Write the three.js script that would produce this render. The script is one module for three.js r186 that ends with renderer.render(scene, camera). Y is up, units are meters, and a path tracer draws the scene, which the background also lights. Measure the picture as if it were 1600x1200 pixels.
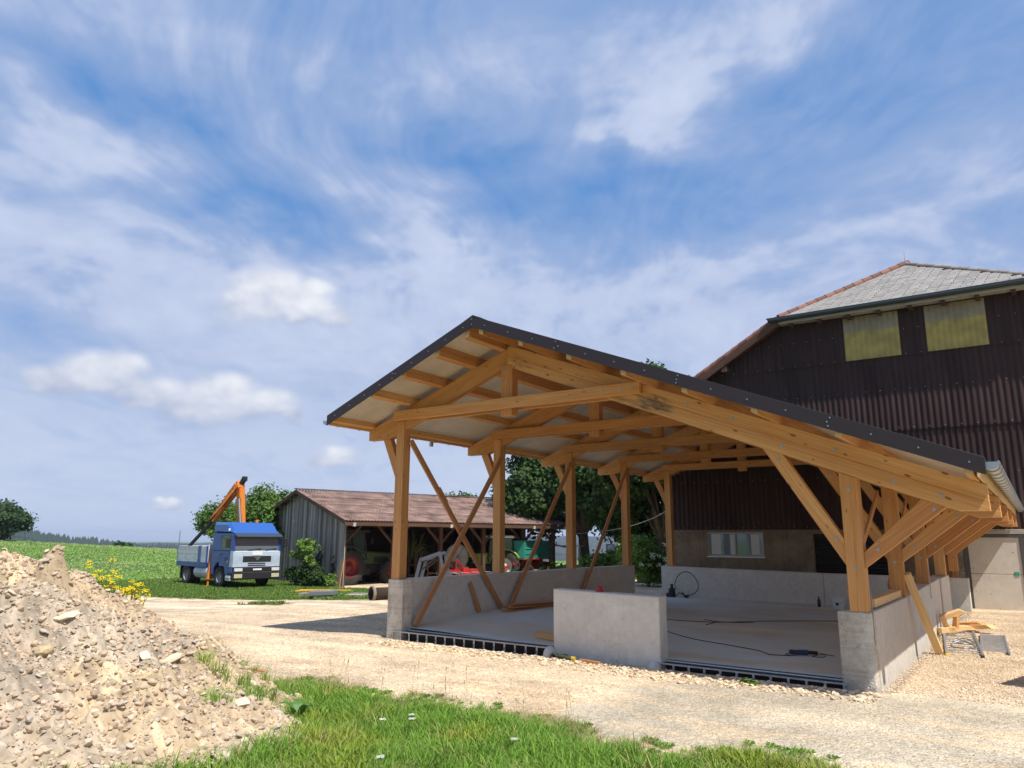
import * as THREE from 'three';
import { mergeGeometries } from 'three/addons/utils/BufferGeometryUtils.js';
import { ImprovedNoise } from 'three/addons/math/ImprovedNoise.js';

// ---------------------------------------------------------------- camera, sky, sun, exposure
const scene = new THREE.Scene();
const camera = new THREE.PerspectiveCamera(54.6, 4 / 3, 0.1, 9000);
camera.position.set(11.135, 2.01, 11.637);
{
  const R = Math.PI / 180, y = -34.861 * R, p = 11.688 * R;
  const fw = new THREE.Vector3(Math.sin(y) * Math.cos(p), Math.sin(p), -Math.cos(y) * Math.cos(p));
  camera.lookAt(camera.position.clone().add(fw));
  camera.rotateZ(0.295 * R);
}
const renderer = new THREE.WebGLRenderer({ antialias: true });
renderer.toneMapping = THREE.LinearToneMapping;
renderer.toneMappingExposure = 1.3;
renderer.shadowMap.enabled = true;
const SUN = new THREE.Vector3(0.65, 1, 0.22).normalize();
const sun = new THREE.DirectionalLight(new THREE.Color(1, 0.94, 0.86), 4.3);
sun.position.copy(SUN).multiplyScalar(80);
sun.castShadow = true;
sun.shadow.mapSize.set(4096, 4096);
Object.assign(sun.shadow.camera, { left: -45, right: 30, top: 40, bottom: -40, near: 1, far: 200 });
sun.name = 'sun';
scene.add(sun);

const RNG = (s) => () => { s = (s + 0x6D2B79F5) | 0; let t = Math.imul(s ^ (s >>> 15), 1 | s); t = (t + Math.imul(t ^ (t >>> 7), 61 | t)) ^ t; return ((t ^ (t >>> 14)) >>> 0) / 4294967296; };
const sm = (a, b, x) => { const t = Math.min(1, Math.max(0, (x - a) / (b - a))); return t * t * (3 - 2 * t); };
const mix = (a, b, t) => a + (b - a) * t;
const clamp = (x, a = 0, b = 1) => Math.min(b, Math.max(a, x));
const lin = (c) => (c /= 255) <= 0.04045 ? c / 12.92 : Math.pow((c + 0.055) / 1.055, 2.4);
const hash2 = (x, y) => { let h = Math.imul(x | 0, 374761393) + Math.imul(y | 0, 668265263) | 0; h = Math.imul(h ^ (h >>> 13), 1274126177); return ((h ^ (h >>> 16)) >>> 0) / 4294967296; };
function vn(x, y, px = 0, py = 0) {                       // value noise, 0..1, optionally periodic
  const ix = Math.floor(x), iy = Math.floor(y); let fx = x - ix, fy = y - iy;
  fx = fx * fx * (3 - 2 * fx); fy = fy * fy * (3 - 2 * fy);
  const w = (v, p) => p ? ((v % p) + p) % p : v;
  const x0 = w(ix, px), x1 = w(ix + 1, px), y0 = w(iy, py), y1 = w(iy + 1, py);
  return mix(mix(hash2(x0, y0), hash2(x1, y0), fx), mix(hash2(x0, y1), hash2(x1, y1), fx), fy);
}
function fbm(x, y, o = 4, px = 0, py = 0) { let s = 0, a = 0.5, n = 0; for (let i = 0; i < o; i++) { s += a * vn(x + i * 17.3 * (px ? 0 : 1), y + i * 9.1 * (py ? 0 : 1), px, py); n += a; a *= 0.5; x *= 2; y *= 2; px *= 2; py *= 2; } return s / n; }

{ // the sky: blue air, thin streaked veils and a few low cumulus clouds, by direction
  const SKYK = 0.80, W = 3328, H = 1664, data = new Float32Array(W * H * 4), D = 180 / Math.PI;
  const N = new ImprovedNoise(), f3 = (x, y, z, o, q = 0.52) => { let s = 0, a = 0.5; for (let i = 0; i < o; i++) { s += a * N.noise(x, y, z); a *= q; x = x * 2.03 + 11.7; y = y * 2.03 + 3.1; z = z * 2.03 + 7.9; } return s; };
  const col = (r, g, b) => [lin(r), lin(g), lin(b)];
  const top = col(86, 140, 204), low = col(142, 174, 222), hz = col(187, 200, 225), veilC = col(176, 193, 228), bright = col(212, 221, 243), puff = col(240, 242, 248), base = col(168, 180, 208);
  // more or less veil: azimuth, elevation, half widths, turn, amount
  const spots = [[-112, 31.2, 7, 1.0, 18, .32], [-108.5, 33.2, 5.5, 1.7, 34, .3], [-118, 29.8, 8, .8, -6, .34], [-106, 36, 5, 3, 42, .2], [-114, 33, 6, 2.2, 24, .14], [-156, 25.4, 4.6, 1.5, 3, .5], [-160.5, 27.3, 3.5, 1.5, -14, .36], [-151, 24.8, 3, .7, -4, .3], [-132.6, 22.8, 2.9, 2.6, -35, .42], [-129.5, 20.6, 2.6, 1.8, -35, .36], [-126, 22.8, 4, .7, -30, .2], [-138, 28.2, 8, .8, -14, .2],
    [-136, 25, 6, 1.0, -22, .25], [-152, 33.8, 12, 2.2, -4, .25], [-133, 33.5, 7, 2.0, 15, .2], [-125, 17, 12, 4, 0, .28], [-150, 18.5, 12, 3.2, -7, .42], [-162, 17, 8, 4, 0, .32], [-92, 25, 9, 3, 10, .26], [-94, 17, 9, 3, 5, .26], [-112, 17, 10, 3, 0, .26], [-99, 21, 10, .8, 6, .26], [-144, 12, 14, 3, 0, .25],
    [-155, 29.3, 7, 1.6, 0, -.48], [-147.5, 24.3, 5, 1.5, -10, -.6], [-140, 21.6, 5, .9, -14, -.45], [-128, 29.4, 6, 1.7, 0, -.5], [-120, 25.8, 8, 1.8, 8, -.5], [-113, 22.8, 7, 1.6, 5, -.38], [-97, 30, 5, 2, 10, -.18], [-152, 20.3, 5, .8, -12, -.35], [-162, 14.2, 4, 0.8, -8, -.4], [-104, 27.5, 5, 1.6, 12, -.2], [-158, 12.6, 6, .8, 0, -.22]];
  const cum = [[-142.2, 17.2, 4.6, 2.3, 5], [-146.9, 9.7, 6.0, 2.1, 7], [-154.6, 10.7, 3.8, 2.1, 5], [-138.3, 5.8, 1.5, 1.15, 4], [-149.5, 2.2, 0.8, .55, 3], [-163, 8.6, 1.5, .7, 3]];
  const rr = RNG(5);
  for (let i = 0; i < 12; i++) cum.push([-75 + i * 22 + rr() * 10, 6 + rr() * 10, 2.5 + rr() * 3, 1 + rr() * 1, 5]);
  const rb = RNG(77), blobs = cum.map(([a, e, w, h, n]) => {
    const l = []; for (let i = 0; i < n * 3; i++) { const t = (i / (n * 3 - 1)) * 2 - 1, env = Math.sqrt(Math.max(0, 1 - t * t)); l.push([a + t * w * .85, e - h * .45 + rb() * h * 1.1 * env, (0.25 + 0.35 * rb()) * h * (0.6 + 0.7 * env)]); } return { a, e, w, h, l };
  });
  for (let j = 0; j < H; j++) {
    const el = ((j + 0.5) / H - 0.5) * Math.PI, e = el * D, y = Math.sin(el), c = Math.cos(el), row = j * W * 4;
    for (let i = 0; i < W; i++) {
      const az = ((i + 0.5) / W - 0.5) * 2 * Math.PI, a = az * D, x = Math.cos(az) * c, z = Math.sin(az) * c, o = row + i * 4;
      let r, g, b;
      if (e < -1) { r = hz[0]; g = hz[1]; b = hz[2]; } else {
        const yy = Math.max(y, 0.0), k = 1 / (yy + 0.16), px = x * k, pz = z * k;
        const wx = f3(px * .9, pz * .9, 2.2, 3) * 1.3, wz = f3(px * .9, pz * .9, 9.4, 3) * 1.3;
        const s1 = px * .88 - pz * .47, s2 = px * .47 + pz * .88;      // parallel bands that run away from the viewer
        const big = f3((s1 + wx * .7) * .75, (s2 + wz * .7) * .5, 4.1, 5), str = f3((s1 + wx * .45) * 4.2, (s2 + wz * .45) * 1.5, 1.7, 6, .62), fine = f3((s1 + wx * .5) * 9, (s2 + wz * .5) * 5.0, 6.3, 5, .66), puf = f3(px * 3.1 + wx, pz * 3.1 + wz, 8.8, 6, .6);
        let v = 0.46 + 0.62 * big + 0.42 * str + 0.3 * fine + 0.2 * puf, lowV = 0;
        const da = f3(x * 9, y * 16, z * 9, 4) * 6, de = f3(x * 9 + 31, y * 16, z * 9, 4) * 3.0;
        for (const [sa, se, wa, we, turn, amt] of spots) {
          let q = a - sa; if (q > 180) q -= 360; if (q < -180) q += 360; if (Math.abs(q) > 40) continue;
          q = q * c + da; const w = e - se + de, t = turn / D, qa = (q * Math.cos(t) + w * Math.sin(t)) / wa, qe = (-q * Math.sin(t) + w * Math.cos(t)) / we, d2 = qa * qa + qe * qe;
          if (d2 < 9) v += amt * Math.exp(-d2 * 0.5) * (0.9 + 0.7 * f3(x * 22, y * 40, z * 22, 3));
        }
        v += lowV = 0.62 * sm(22, 8, e) * (0.75 + 0.6 * f3(px * 1.3, pz * 2.6, 3, 4));
        v = clamp(v * 0.95 + 0.06, 0.03, 3);
        const up = sm(2, 34, e);
        const air = [0, 1, 2].map((n) => mix(mix(hz[n], low[n], sm(-1, 9, e)), top[n], up));
        const va = clamp(v) ** 1.15, vb = 1 - Math.exp(-1.5 * Math.max(0, v - lowV * .8 - .70)), vcl = [0, 1, 2].map((n) => mix(mix(veilC[n] * .93, hz[n] * 1.07, sm(17, 4, e)), bright[n], vb));
        r = mix(air[0], vcl[0], va); g = mix(air[1], vcl[1], va); b = mix(air[2], vcl[2], va);
        for (const cl of blobs) {
          let q = a - cl.a; if (q > 180) q -= 360; if (q < -180) q += 360;
          if (Math.abs(q) > cl.w * 1.9 || Math.abs(e - cl.e) > cl.h * 2.4) continue;
          let best = -1; const n1 = f3(x * 22, y * 30, z * 22, 6) * 1.35, n2 = f3(x * 22 + 5, y * 30 + 9, z * 22, 6) * 1.0;
          for (const [ba, be, br] of cl.l) { const u = (q + cl.a - ba + n2 * .55) / (br * 1.9), w = (e - be + n1 * .5) / br, d = 1 - Math.sqrt(u * u + w * w); if (d > best) best = d; }
          best += n1 * .45;
          const lowcut = sm(cl.e - cl.h * 1.15, cl.e - cl.h * .35, e + n1 * .5), al = sm(-.25, .6, best) * (0.3 + 0.7 * lowcut) * .92;
          if (al <= 0) continue;
          const li = clamp(0.42 + 0.5 * (e - cl.e) / cl.h + 0.55 * n2 + 0.25 * best + 0.3 * n1);
          r = mix(r, mix(base[0], puff[0], li), al); g = mix(g, mix(base[1], puff[1], li), al); b = mix(b, mix(base[2], puff[2], li), al);
        }
      }
      data[o] = r * SKYK; data[o + 1] = g * SKYK; data[o + 2] = b * SKYK; data[o + 3] = 1;
    }
  }
  const t = new THREE.DataTexture(data, W, H, THREE.RGBAFormat, THREE.FloatType);
  t.mapping = THREE.EquirectangularReflectionMapping; t.magFilter = THREE.LinearFilter; t.minFilter = THREE.LinearFilter; t.wrapS = THREE.RepeatWrapping; t.needsUpdate = true;
  scene.background = t; scene.environment = t;
}

// ---------------------------------------------------------------- helpers
const V = (x, y, z) => new THREE.Vector3(x, y, z);
const taken = new Map();
function numbered(n) { const k = taken.get(n) ?? 0; taken.set(n, k + 1); return k ? n + '_' + String(k).padStart(3, '0') : n; }
function tag(o, label, category, group, kind) { o.userData = { label, category }; if (group) o.userData.group = group; if (kind) o.userData.kind = kind; return o; }
function thing(name, label, category, pos = [0, 0, 0], turn = 0, group) { const g = new THREE.Group(); g.name = numbered(name); g.position.set(...pos); g.rotation.y = turn; tag(g, label, category, group); scene.add(g); return g; }
function part(parent, name, geo, mat) { const m = new THREE.Mesh(Array.isArray(geo) ? join(geo) : geo, mat); m.name = name; m.castShadow = m.receiveShadow = true; parent.add(m); return m; }
function solo(name, geo, mat, label, category, group, kind) { const m = part(scene, numbered(name), geo, mat); return tag(m, label, category, group, kind); }
function struct(name, geo, mat) { const m = part(scene, numbered(name), geo, mat); m.userData = { kind: 'structure' }; return m; }
function flat(g) { const n = g.index ? g.toNonIndexed() : g; for (const k of Object.keys(n.attributes)) if (!['position', 'normal', 'uv', 'color'].includes(k)) n.deleteAttribute(k); return n; }
function join(list) { return mergeGeometries(list.map(flat), false); }
let uvShift = RNG(99);
function grain(g, dir, k = 1) {                    // uv in metres: u along dir, v across each face
  g = flat(g); const p = g.attributes.position, n = g.attributes.normal, uv = new Float32Array(p.count * 2), d = dir.clone().normalize(), a = V(), b = V(), t = V(), s = uvShift() * 7, s2 = uvShift() * 3;
  for (let i = 0; i < p.count; i++) {
    a.fromBufferAttribute(p, i); b.fromBufferAttribute(n, i); t.crossVectors(b, d);
    if (t.lengthSq() < 0.2) { t.set(b.z, b.x, b.y).cross(b).normalize(); const q = V().crossVectors(b, t); uv[i * 2] = a.dot(t) * k + s; uv[i * 2 + 1] = a.dot(q) * k + s2; continue; }
    t.normalize(); uv[i * 2] = a.dot(d) * k + s; uv[i * 2 + 1] = a.dot(t) * k + s2;
  }
  g.setAttribute('uv', new THREE.BufferAttribute(uv, 2)); return g;
}
function prism(pts, z0, z1, ch = 0.004, dir) {      // polygon in x,y pushed from z0 to z1 with chamfered rims
  const s = new THREE.Shape(pts.map(([x, y]) => new THREE.Vector2(x, y)));
  const g = new THREE.ExtrudeGeometry(s, { depth: z1 - z0 - 2 * ch, bevelEnabled: ch > 0, bevelThickness: ch, bevelSize: ch, bevelOffset: -ch, bevelSegments: 1, curveSegments: 8 });
  g.translate(0, 0, z0 + ch);
  return grain(g, dir ?? V(1, 0, 0));
}
const rotY = (g) => { g.rotateY(Math.PI / 2); return g; };  // prism drawn in (-z, y) becomes a solid along x
function prismX(pts, x0, x1, ch = 0.004, dir) { const g = prism(pts.map(([z, y]) => [-z, y]), x0, x1, ch); g.rotateY(Math.PI / 2); return grain(g, dir ?? V(0, 0, 1)); }
function beam(a, b, w, h, ch = 0.006, up = V(0, 1, 0)) { // from a to b; w sideways, h upwards
  const d = b.clone().sub(a), L = d.length(); d.normalize(); let s = V().crossVectors(d, up); if (s.lengthSq() < 1e-4) s.set(1, 0, 0); s.normalize(); const u = V().crossVectors(s, d);
  const W = w / 2, H = h / 2, c = Math.min(ch, W * .4, H * .4);
  const sh = new THREE.Shape([[-W + c, -H], [W - c, -H], [W, -H + c], [W, H - c], [W - c, H], [-W + c, H], [-W, H - c], [-W, -H + c]].map(([x, y]) => new THREE.Vector2(x, y)));
  const g = new THREE.ExtrudeGeometry(sh, { depth: L, bevelEnabled: false });
  const m = new THREE.Matrix4().makeBasis(s, u, V().crossVectors(s, u)); // local z = s x u = -d
  m.setPosition(b); g.applyMatrix4(m);
  return grain(g, d);
}
function bx(x0, x1, y0, y1, z0, z1, ch = 0.004) {
  const dx = x1 - x0, dy = y1 - y0, dz = z1 - z0, c = Math.min(ch, dx * .3, dy * .3, dz * .3);
  const X = [x0, x0 + c, x1 - c, x1], Y = [y0, y0 + c, y1 - c, y1], Z = [z0, z0 + c, z1 - c, z1], P = [];
  const q = (a, b, cc, d) => P.push(...a, ...b, ...cc, ...a, ...cc, ...d);
  const f = (i, j, k) => [X[i], Y[j], Z[k]];
  q(f(1, 1, 3), f(2, 1, 3), f(2, 2, 3), f(1, 2, 3)); q(f(2, 1, 0), f(1, 1, 0), f(1, 2, 0), f(2, 2, 0));
  q(f(3, 1, 2), f(3, 1, 1), f(3, 2, 1), f(3, 2, 2)); q(f(0, 1, 1), f(0, 1, 2), f(0, 2, 2), f(0, 2, 1));
  q(f(1, 3, 2), f(2, 3, 2), f(2, 3, 1), f(1, 3, 1)); q(f(1, 0, 1), f(2, 0, 1), f(2, 0, 2), f(1, 0, 2));
  if (c > 0) {
    q(f(2, 1, 3), f(3, 1, 2), f(3, 2, 2), f(2, 2, 3)); q(f(0, 1, 2), f(1, 1, 3), f(1, 2, 3), f(0, 2, 2));
    q(f(1, 1, 0), f(0, 1, 1), f(0, 2, 1), f(1, 2, 0)); q(f(3, 1, 1), f(2, 1, 0), f(2, 2, 0), f(3, 2, 1));
    q(f(1, 2, 3), f(2, 2, 3), f(2, 3, 2), f(1, 3, 2)); q(f(2, 2, 0), f(1, 2, 0), f(1, 3, 1), f(2, 3, 1));
    q(f(3, 2, 2), f(3, 2, 1), f(2, 3, 1), f(2, 3, 2)); q(f(0, 2, 1), f(0, 2, 2), f(1, 3, 2), f(1, 3, 1));
    q(f(2, 1, 3), f(1, 1, 3), f(1, 0, 2), f(2, 0, 2)); q(f(1, 1, 0), f(2, 1, 0), f(2, 0, 1), f(1, 0, 1));
    q(f(3, 1, 1), f(3, 1, 2), f(2, 0, 2), f(2, 0, 1)); q(f(0, 1, 2), f(0, 1, 1), f(1, 0, 1), f(1, 0, 2));
    const t = (a, b, d) => P.push(...a, ...b, ...d);
    t(f(2, 2, 3), f(3, 2, 2), f(2, 3, 2)); t(f(0, 2, 2), f(1, 2, 3), f(1, 3, 2)); t(f(3, 2, 1), f(2, 2, 0), f(2, 3, 1)); t(f(1, 2, 0), f(0, 2, 1), f(1, 3, 1));
    t(f(3, 1, 2), f(2, 1, 3), f(2, 0, 2)); t(f(1, 1, 3), f(0, 1, 2), f(1, 0, 2)); t(f(2, 1, 0), f(3, 1, 1), f(2, 0, 1)); t(f(0, 1, 1), f(1, 1, 0), f(1, 0, 1));
  }
  const g = new THREE.BufferGeometry(); g.setAttribute('position', new THREE.BufferAttribute(new Float32Array(P), 3)); g.computeVertexNormals();
  return grain(g, dy >= dx && dy >= dz ? V(0, 1, 0) : dx >= dz ? V(1, 0, 0) : V(0, 0, 1));
}
function cyl(a, b, r0, r1 = r0, seg = 12, open = false) {
  const d = b.clone().sub(a), g = new THREE.CylinderGeometry(r1, r0, d.length(), seg, 1, open);
  g.translate(0, d.length() / 2, 0); g.applyQuaternion(new THREE.Quaternion().setFromUnitVectors(V(0, 1, 0), d.normalize())); g.translate(a.x, a.y, a.z); return flat(g);
}
function tube(pts, r, seg = 24, rad = 6, closed = false) { return flat(new THREE.TubeGeometry(new THREE.CatmullRomCurve3(pts, closed), seg, r, rad, closed)); }
function move(g, x, y, z) { g.translate(x, y, z); return g; }
function limb(pts, r, rad = 7) {                    // tapered branch through points
  const c = new THREE.CatmullRomCurve3(pts), n = Math.max(4, pts.length * 3), g = new THREE.TubeGeometry(c, n, 1, rad), p = g.attributes.position;
  for (let i = 0; i <= n; i++) { const o = c.getPointAt(i / n), k = mix(r[0], r[1], Math.pow(i / n, .8)); for (let j = 0; j <= rad; j++) { const q = i * (rad + 1) + j; p.setXYZ(q, o.x + (p.getX(q) - o.x) * k, o.y + (p.getY(q) - o.y) * k, o.z + (p.getZ(q) - o.z) * k); } }
  g.computeVertexNormals(); return flat(g);
}
// ---------------------------------------------------------------- textures and materials
function tex(w, h, fn, { srgb = true, rx = 1, ry = 1, ch = 0 } = {}) {
  const d = new Uint8Array(w * h * 4), c = [0, 0, 0];
  for (let y = 0; y < h; y++) for (let x = 0; x < w; x++) { fn(x / w, y / h, c); const o = (y * w + x) * 4; d[o] = clamp(c[0], 0, 255); d[o + 1] = clamp(c[1], 0, 255); d[o + 2] = clamp(c[2], 0, 255); d[o + 3] = 255; }
  const t = new THREE.DataTexture(d, w, h); t.wrapS = t.wrapT = THREE.RepeatWrapping; t.magFilter = THREE.LinearFilter; t.minFilter = THREE.LinearMipmapLinearFilter; t.generateMipmaps = true;
  if (srgb) t.colorSpace = THREE.SRGBColorSpace; t.repeat.set(rx, ry); t.channel = ch; t.needsUpdate = true; return t;
}
const std = (o) => new THREE.MeshStandardMaterial({ roughness: .8, ...o });
const phys = (o) => new THREE.MeshPhysicalMaterial({ roughness: .5, ...o });
const rgb = (r, g, b) => new THREE.Color().setRGB(lin(r), lin(g), lin(b));
function woodTex(A, B, K, seed, knots = 26, strong = 1) {  // tile of 4 m along the grain by 1 m across
  const r = RNG(seed), kn = []; for (let i = 0; i < knots; i++) kn.push([r() * 512, r() * 256, 1.0 + r() * 1.6]);
  return tex(1024, 256, (u, v, c) => {
    let du = 0, kd = 0; for (const [kx, ky, kr] of kn) { let dx = Math.abs(u * 512 - kx); dx = Math.min(dx, 512 - dx); let dy = Math.abs(v * 256 - ky); dy = Math.min(dy, 256 - dy); const q = (dx * dx * .25 + dy * dy) / (kr * kr); if (q < 12) { du += Math.exp(-q * .5) * .6; kd = Math.max(kd, 1 - sm(.5, 1.3, q)); } }
    const g1 = fbm(u * 8 + 3, v * 64 + du * 3, 3, 8, 64), g2 = vn(u * 16, v * 128, 16, 128), band = fbm(u * 2, v * 5, 3, 2, 5);
    const t = clamp(.5 + strong * ((g1 - .5) * .9 + (g2 - .5) * .35 + (band - .5) * .9) + du * .2);
    for (let i = 0; i < 3; i++) c[i] = mix(mix(A[i], B[i], t), K[i], kd * .7);
  }, { rx: .25, ry: 1 });
}
const M = {};
const woodA = woodTex([226, 178, 116], [194, 136, 76], [112, 62, 26], 3), woodB = woodTex([212, 160, 100], [178, 120, 66], [100, 58, 26], 8, 34);
const woodBump = tex(512, 256, (u, v, c) => { c[0] = c[1] = c[2] = 255 * (.6 * vn(u * 8, v * 96, 8, 96) + .4 * vn(u * 16, v * 200, 16, 200)); }, { srgb: false, rx: .5, ry: 1 });
M.wood = std({ map: woodA, bumpMap: woodBump, bumpScale: .0015, roughness: .62 });
M.wood2 = std({ map: woodB, bumpMap: woodBump, bumpScale: .0015, roughness: .66 });
M.woodC = std({ map: woodA, color: rgb(250, 240, 226), bumpMap: woodBump, bumpScale: .0015, roughness: .6 });
M.woodD = std({ map: woodB, color: rgb(255, 246, 236), bumpMap: woodBump, bumpScale: .0015, roughness: .68 });
M.woodE = std({ map: woodA, color: rgb(238, 226, 212), bumpMap: woodBump, bumpScale: .0015, roughness: .7 });
M.board = std({ map: woodTex([208, 154, 104], [172, 116, 72], [90, 54, 30], 14, 20), bumpMap: woodBump, bumpScale: .002, roughness: .75 });
M.paleWood = std({ map: woodTex([236, 206, 156], [214, 172, 112], [140, 90, 50], 21, 16, .8), bumpMap: woodBump, bumpScale: .002, roughness: .7 });
M.oldWood = std({ map: woodTex([204, 196, 184], [146, 138, 127], [72, 64, 58], 31, 30, 1.3), bumpMap: woodBump, bumpScale: .006, roughness: .95 });
M.oldWoodB = std({ map: woodTex([184, 175, 163], [126, 118, 108], [66, 58, 52], 33, 30, 1.3), bumpMap: woodBump, bumpScale: .006, roughness: .95 });
M.oldWoodC = std({ map: woodTex([150, 140, 128], [100, 92, 84], [50, 44, 40], 35, 30, 1.3), bumpMap: woodBump, bumpScale: .006, roughness: .95 });
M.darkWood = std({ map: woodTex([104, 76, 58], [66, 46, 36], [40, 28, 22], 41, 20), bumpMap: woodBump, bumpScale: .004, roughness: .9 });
function concreteTex(A, B, seed, stain = 1, cell = 2) {
  return tex(1024, 1024, (u, v, c) => {
    const s = seed * 7.31, big = fbm(u * 4 + 0, v * 4, 5, 4, 4), mid = fbm(u * 24, v * 24, 4, 24, 24), fine = hash2(u * 1024 + seed * 99, v * 1024);
    const streak = fbm(u * 40, v * 3, 3, 40, 3), hole = vn(u * 170 + 0, v * 170, 170, 170) > .93 && vn(u * 31, v * 31, 31, 31) > .62 ? 1 : 0, crack = Math.abs(fbm(u * 6, v * 6, 5, 6, 6) - .5) < .0035 * stain ? 1 : 0;
    let t = .5 + (big - .5) * 1.3 * stain + (mid - .5) * .7 + (streak - .5) * .5 * stain + (fine - .5) * .18;
    for (let i = 0; i < 3; i++) c[i] = mix(A[i], B[i], clamp(t)) * (1 - .4 * hole) * (1 - .3 * crack);
  }, { rx: 1 / cell, ry: 1 / cell });
}
const concBump = tex(512, 512, (u, v, c) => { c[0] = c[1] = c[2] = 255 * (.5 * fbm(u * 12, v * 12, 4, 12, 12) + .5 * fbm(u * 90, v * 90, 2, 90, 90)); }, { srgb: false, rx: .7, ry: .7 });
M.concrete = std({ map: concreteTex([218, 213, 203], [194, 188, 177], 1, .5), bumpMap: concBump, bumpScale: .004, roughness: .92 });
M.concreteRough = std({ map: concreteTex([214, 207, 193], [164, 155, 140], 2, 1.1, 1.3), bumpMap: concBump, bumpScale: .02, roughness: .95 });
M.concreteOld = std({ map: concreteTex([168, 158, 142], [112, 104, 92], 3, 1.6), bumpMap: concBump, bumpScale: .012, roughness: .95 });
M.floor = std({ map: tex(1024, 1024, (u, v, c) => {
  const a = fbm(u * 5, v * 5, 5, 5, 5), d = sm(.5, .68, fbm(u * 3, v * 9, 4, 3, 9)), f = hash2(u * 1024, v * 1024 + 7);
  const k = 226 + (a - .5) * 44 + (f - .5) * 12; c[0] = mix(k * .915, k * .93, d * .7); c[1] = mix(k * .955, k * .885, d * .7); c[2] = mix(k * .94, k * .77, d * .7);
}, { rx: .14, ry: .14 }), bumpMap: concBump, bumpScale: .003, roughness: .75 });
M.plaster = std({ map: concreteTex([150, 132, 108], [112, 97, 77], 5, 1.1, 3), bumpMap: concBump, bumpScale: .02, roughness: .97 });
M.whiteBoard = std({ map: concreteTex([214, 208, 196], [194, 186, 172], 6, .5, 3), roughness: .6 });
const claddingMap = tex(512, 512, (u, v, c) => { const a = fbm(u * 6, v * 3, 4, 6, 3), s = fbm(u * 60, v * 3, 3, 60, 3), f = hash2(u * 512 + 3, v * 512), k = .82 + (a - .5) * .25 + (s - .5) * .22 + (f - .5) * .08; c[0] = 82 * k; c[1] = 65 * k; c[2] = 63 * k; }, { rx: .4, ry: .2 });
M.cladding = phys({ map: claddingMap, roughness: .85, specularIntensity: .2 });
M.fascia = std({ color: rgb(56, 46, 46), roughness: .42, metalness: .25 });
M.lining = std({ map: tex(512, 512, (u, v, c) => { const a = fbm(u * 4, v * 4, 4, 4, 4), f = fbm(u * 80, v * 80, 2, 80, 80); const k = .93 + (a - .5) * .14 + (f - .5) * .1; c[0] = 218 * k; c[1] = 207 * k; c[2] = 190 * k; }, { rx: .5, ry: .5 }), roughness: .6 });
M.zinc = std({ color: rgb(176, 180, 184), metalness: .85, roughness: .34 });
M.steel = std({ color: rgb(150, 154, 158), metalness: .8, roughness: .42 });
M.galv = std({ map: tex(256, 256, (u, v, c) => { const k = 150 + 50 * fbm(u * 14, v * 14, 3, 14, 14); c[0] = k; c[1] = k * 1.02; c[2] = k * 1.04; }), metalness: .6, roughness: .45 });
M.black = std({ color: rgb(34, 33, 34), roughness: .6 });
M.rubber = std({ map: tex(256, 256, (u, v, c) => { const k = 34 + 34 * fbm(u * 9, v * 9, 4, 9, 9); c[0] = k * 1.04; c[1] = k; c[2] = k * .94; }), roughness: .92 });
M.white = std({ color: rgb(228, 228, 226), roughness: .5 });
M.red = std({ map: tex(128, 128, (u, v, c) => { const w = sm(.5, .7, fbm(u * 6, v * 6, 4, 6, 6)); c[0] = mix(172, 122, w); c[1] = mix(34, 52, w); c[2] = mix(30, 40, w); }), roughness: .6 });
M.orange = std({ map: tex(256, 256, (u, v, c) => { const a = fbm(u * 5, v * 5, 5, 5, 5), w = sm(.6, .68, a); c[0] = mix(212, 128, w); c[1] = mix(120, 84, w); c[2] = mix(36, 54, w); }), roughness: .5 });
M.yellow = std({ color: rgb(236, 196, 40), roughness: .5 });
M.glass = phys({ color: rgb(222, 230, 234), transmission: 1, thickness: 0, roughness: .04, ior: 1.5 });
M.darkGlass = phys({ color: rgb(70, 84, 92), roughness: .05, metalness: 0, clearcoat: 1, clearcoatRoughness: .03, specularIntensity: 1 });

// ---------------------------------------------------------------- terrain
// field axis: from the yard towards the far crest in the west
const FA = V(-.845, 0, -.535), FO = V(11, 0, 11.6);
const bump = (x, z) => (fbm(x * .35 + 40, z * .35 + 40, 3) - .5) * .12;
function coneH(x, z, cx, cz, R, h) { const d = Math.hypot(x - cx, z - cz) / R; return d >= 1.15 ? -9 : h * (1 - d) + .1 * h * Math.max(0, .3 - d) * -1; }
function pileH(x, z) {
  const w = (fbm(x * .8 + 9, z * .8 + 3, 3) - .5) * .55;
  let h = Math.max(coneH(x, z, .85, 7.8, 3.75 + w, 1.9), coneH(x, z, -2.0, 9.4, 4.0 + w, 2.1), coneH(x, z, 3.3, 8.0, 2.5 + w, .8));
  return h;
}
function baseH(x, z) {
  const s = (x - FO.x) * FA.x + (z - FO.z) * FA.z, t = (x - FO.x) * -FA.z + (z - FO.z) * FA.x;   // t > 0 to the right of the axis
  let h = -.42 * sm(-3, -18, x) + .33 * sm(4.6, 12, z);
  if (s > 44) { const crest = -.3 - .057 * clamp(t, -60, 40); h = mix(h, crest, sm(48, 128, s)); h -= 30 * sm(134, 420, s) + 6 * sm(420, 900, s); }
  return h;
}
function groundH(x, z) { return baseH(x, z) + bump(x, z) * (1 - sm(-1, 1.5, x) * (1 - sm(.2, 1.2, z)) ) * sm(-90, -60, x) * .8; }
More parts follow.
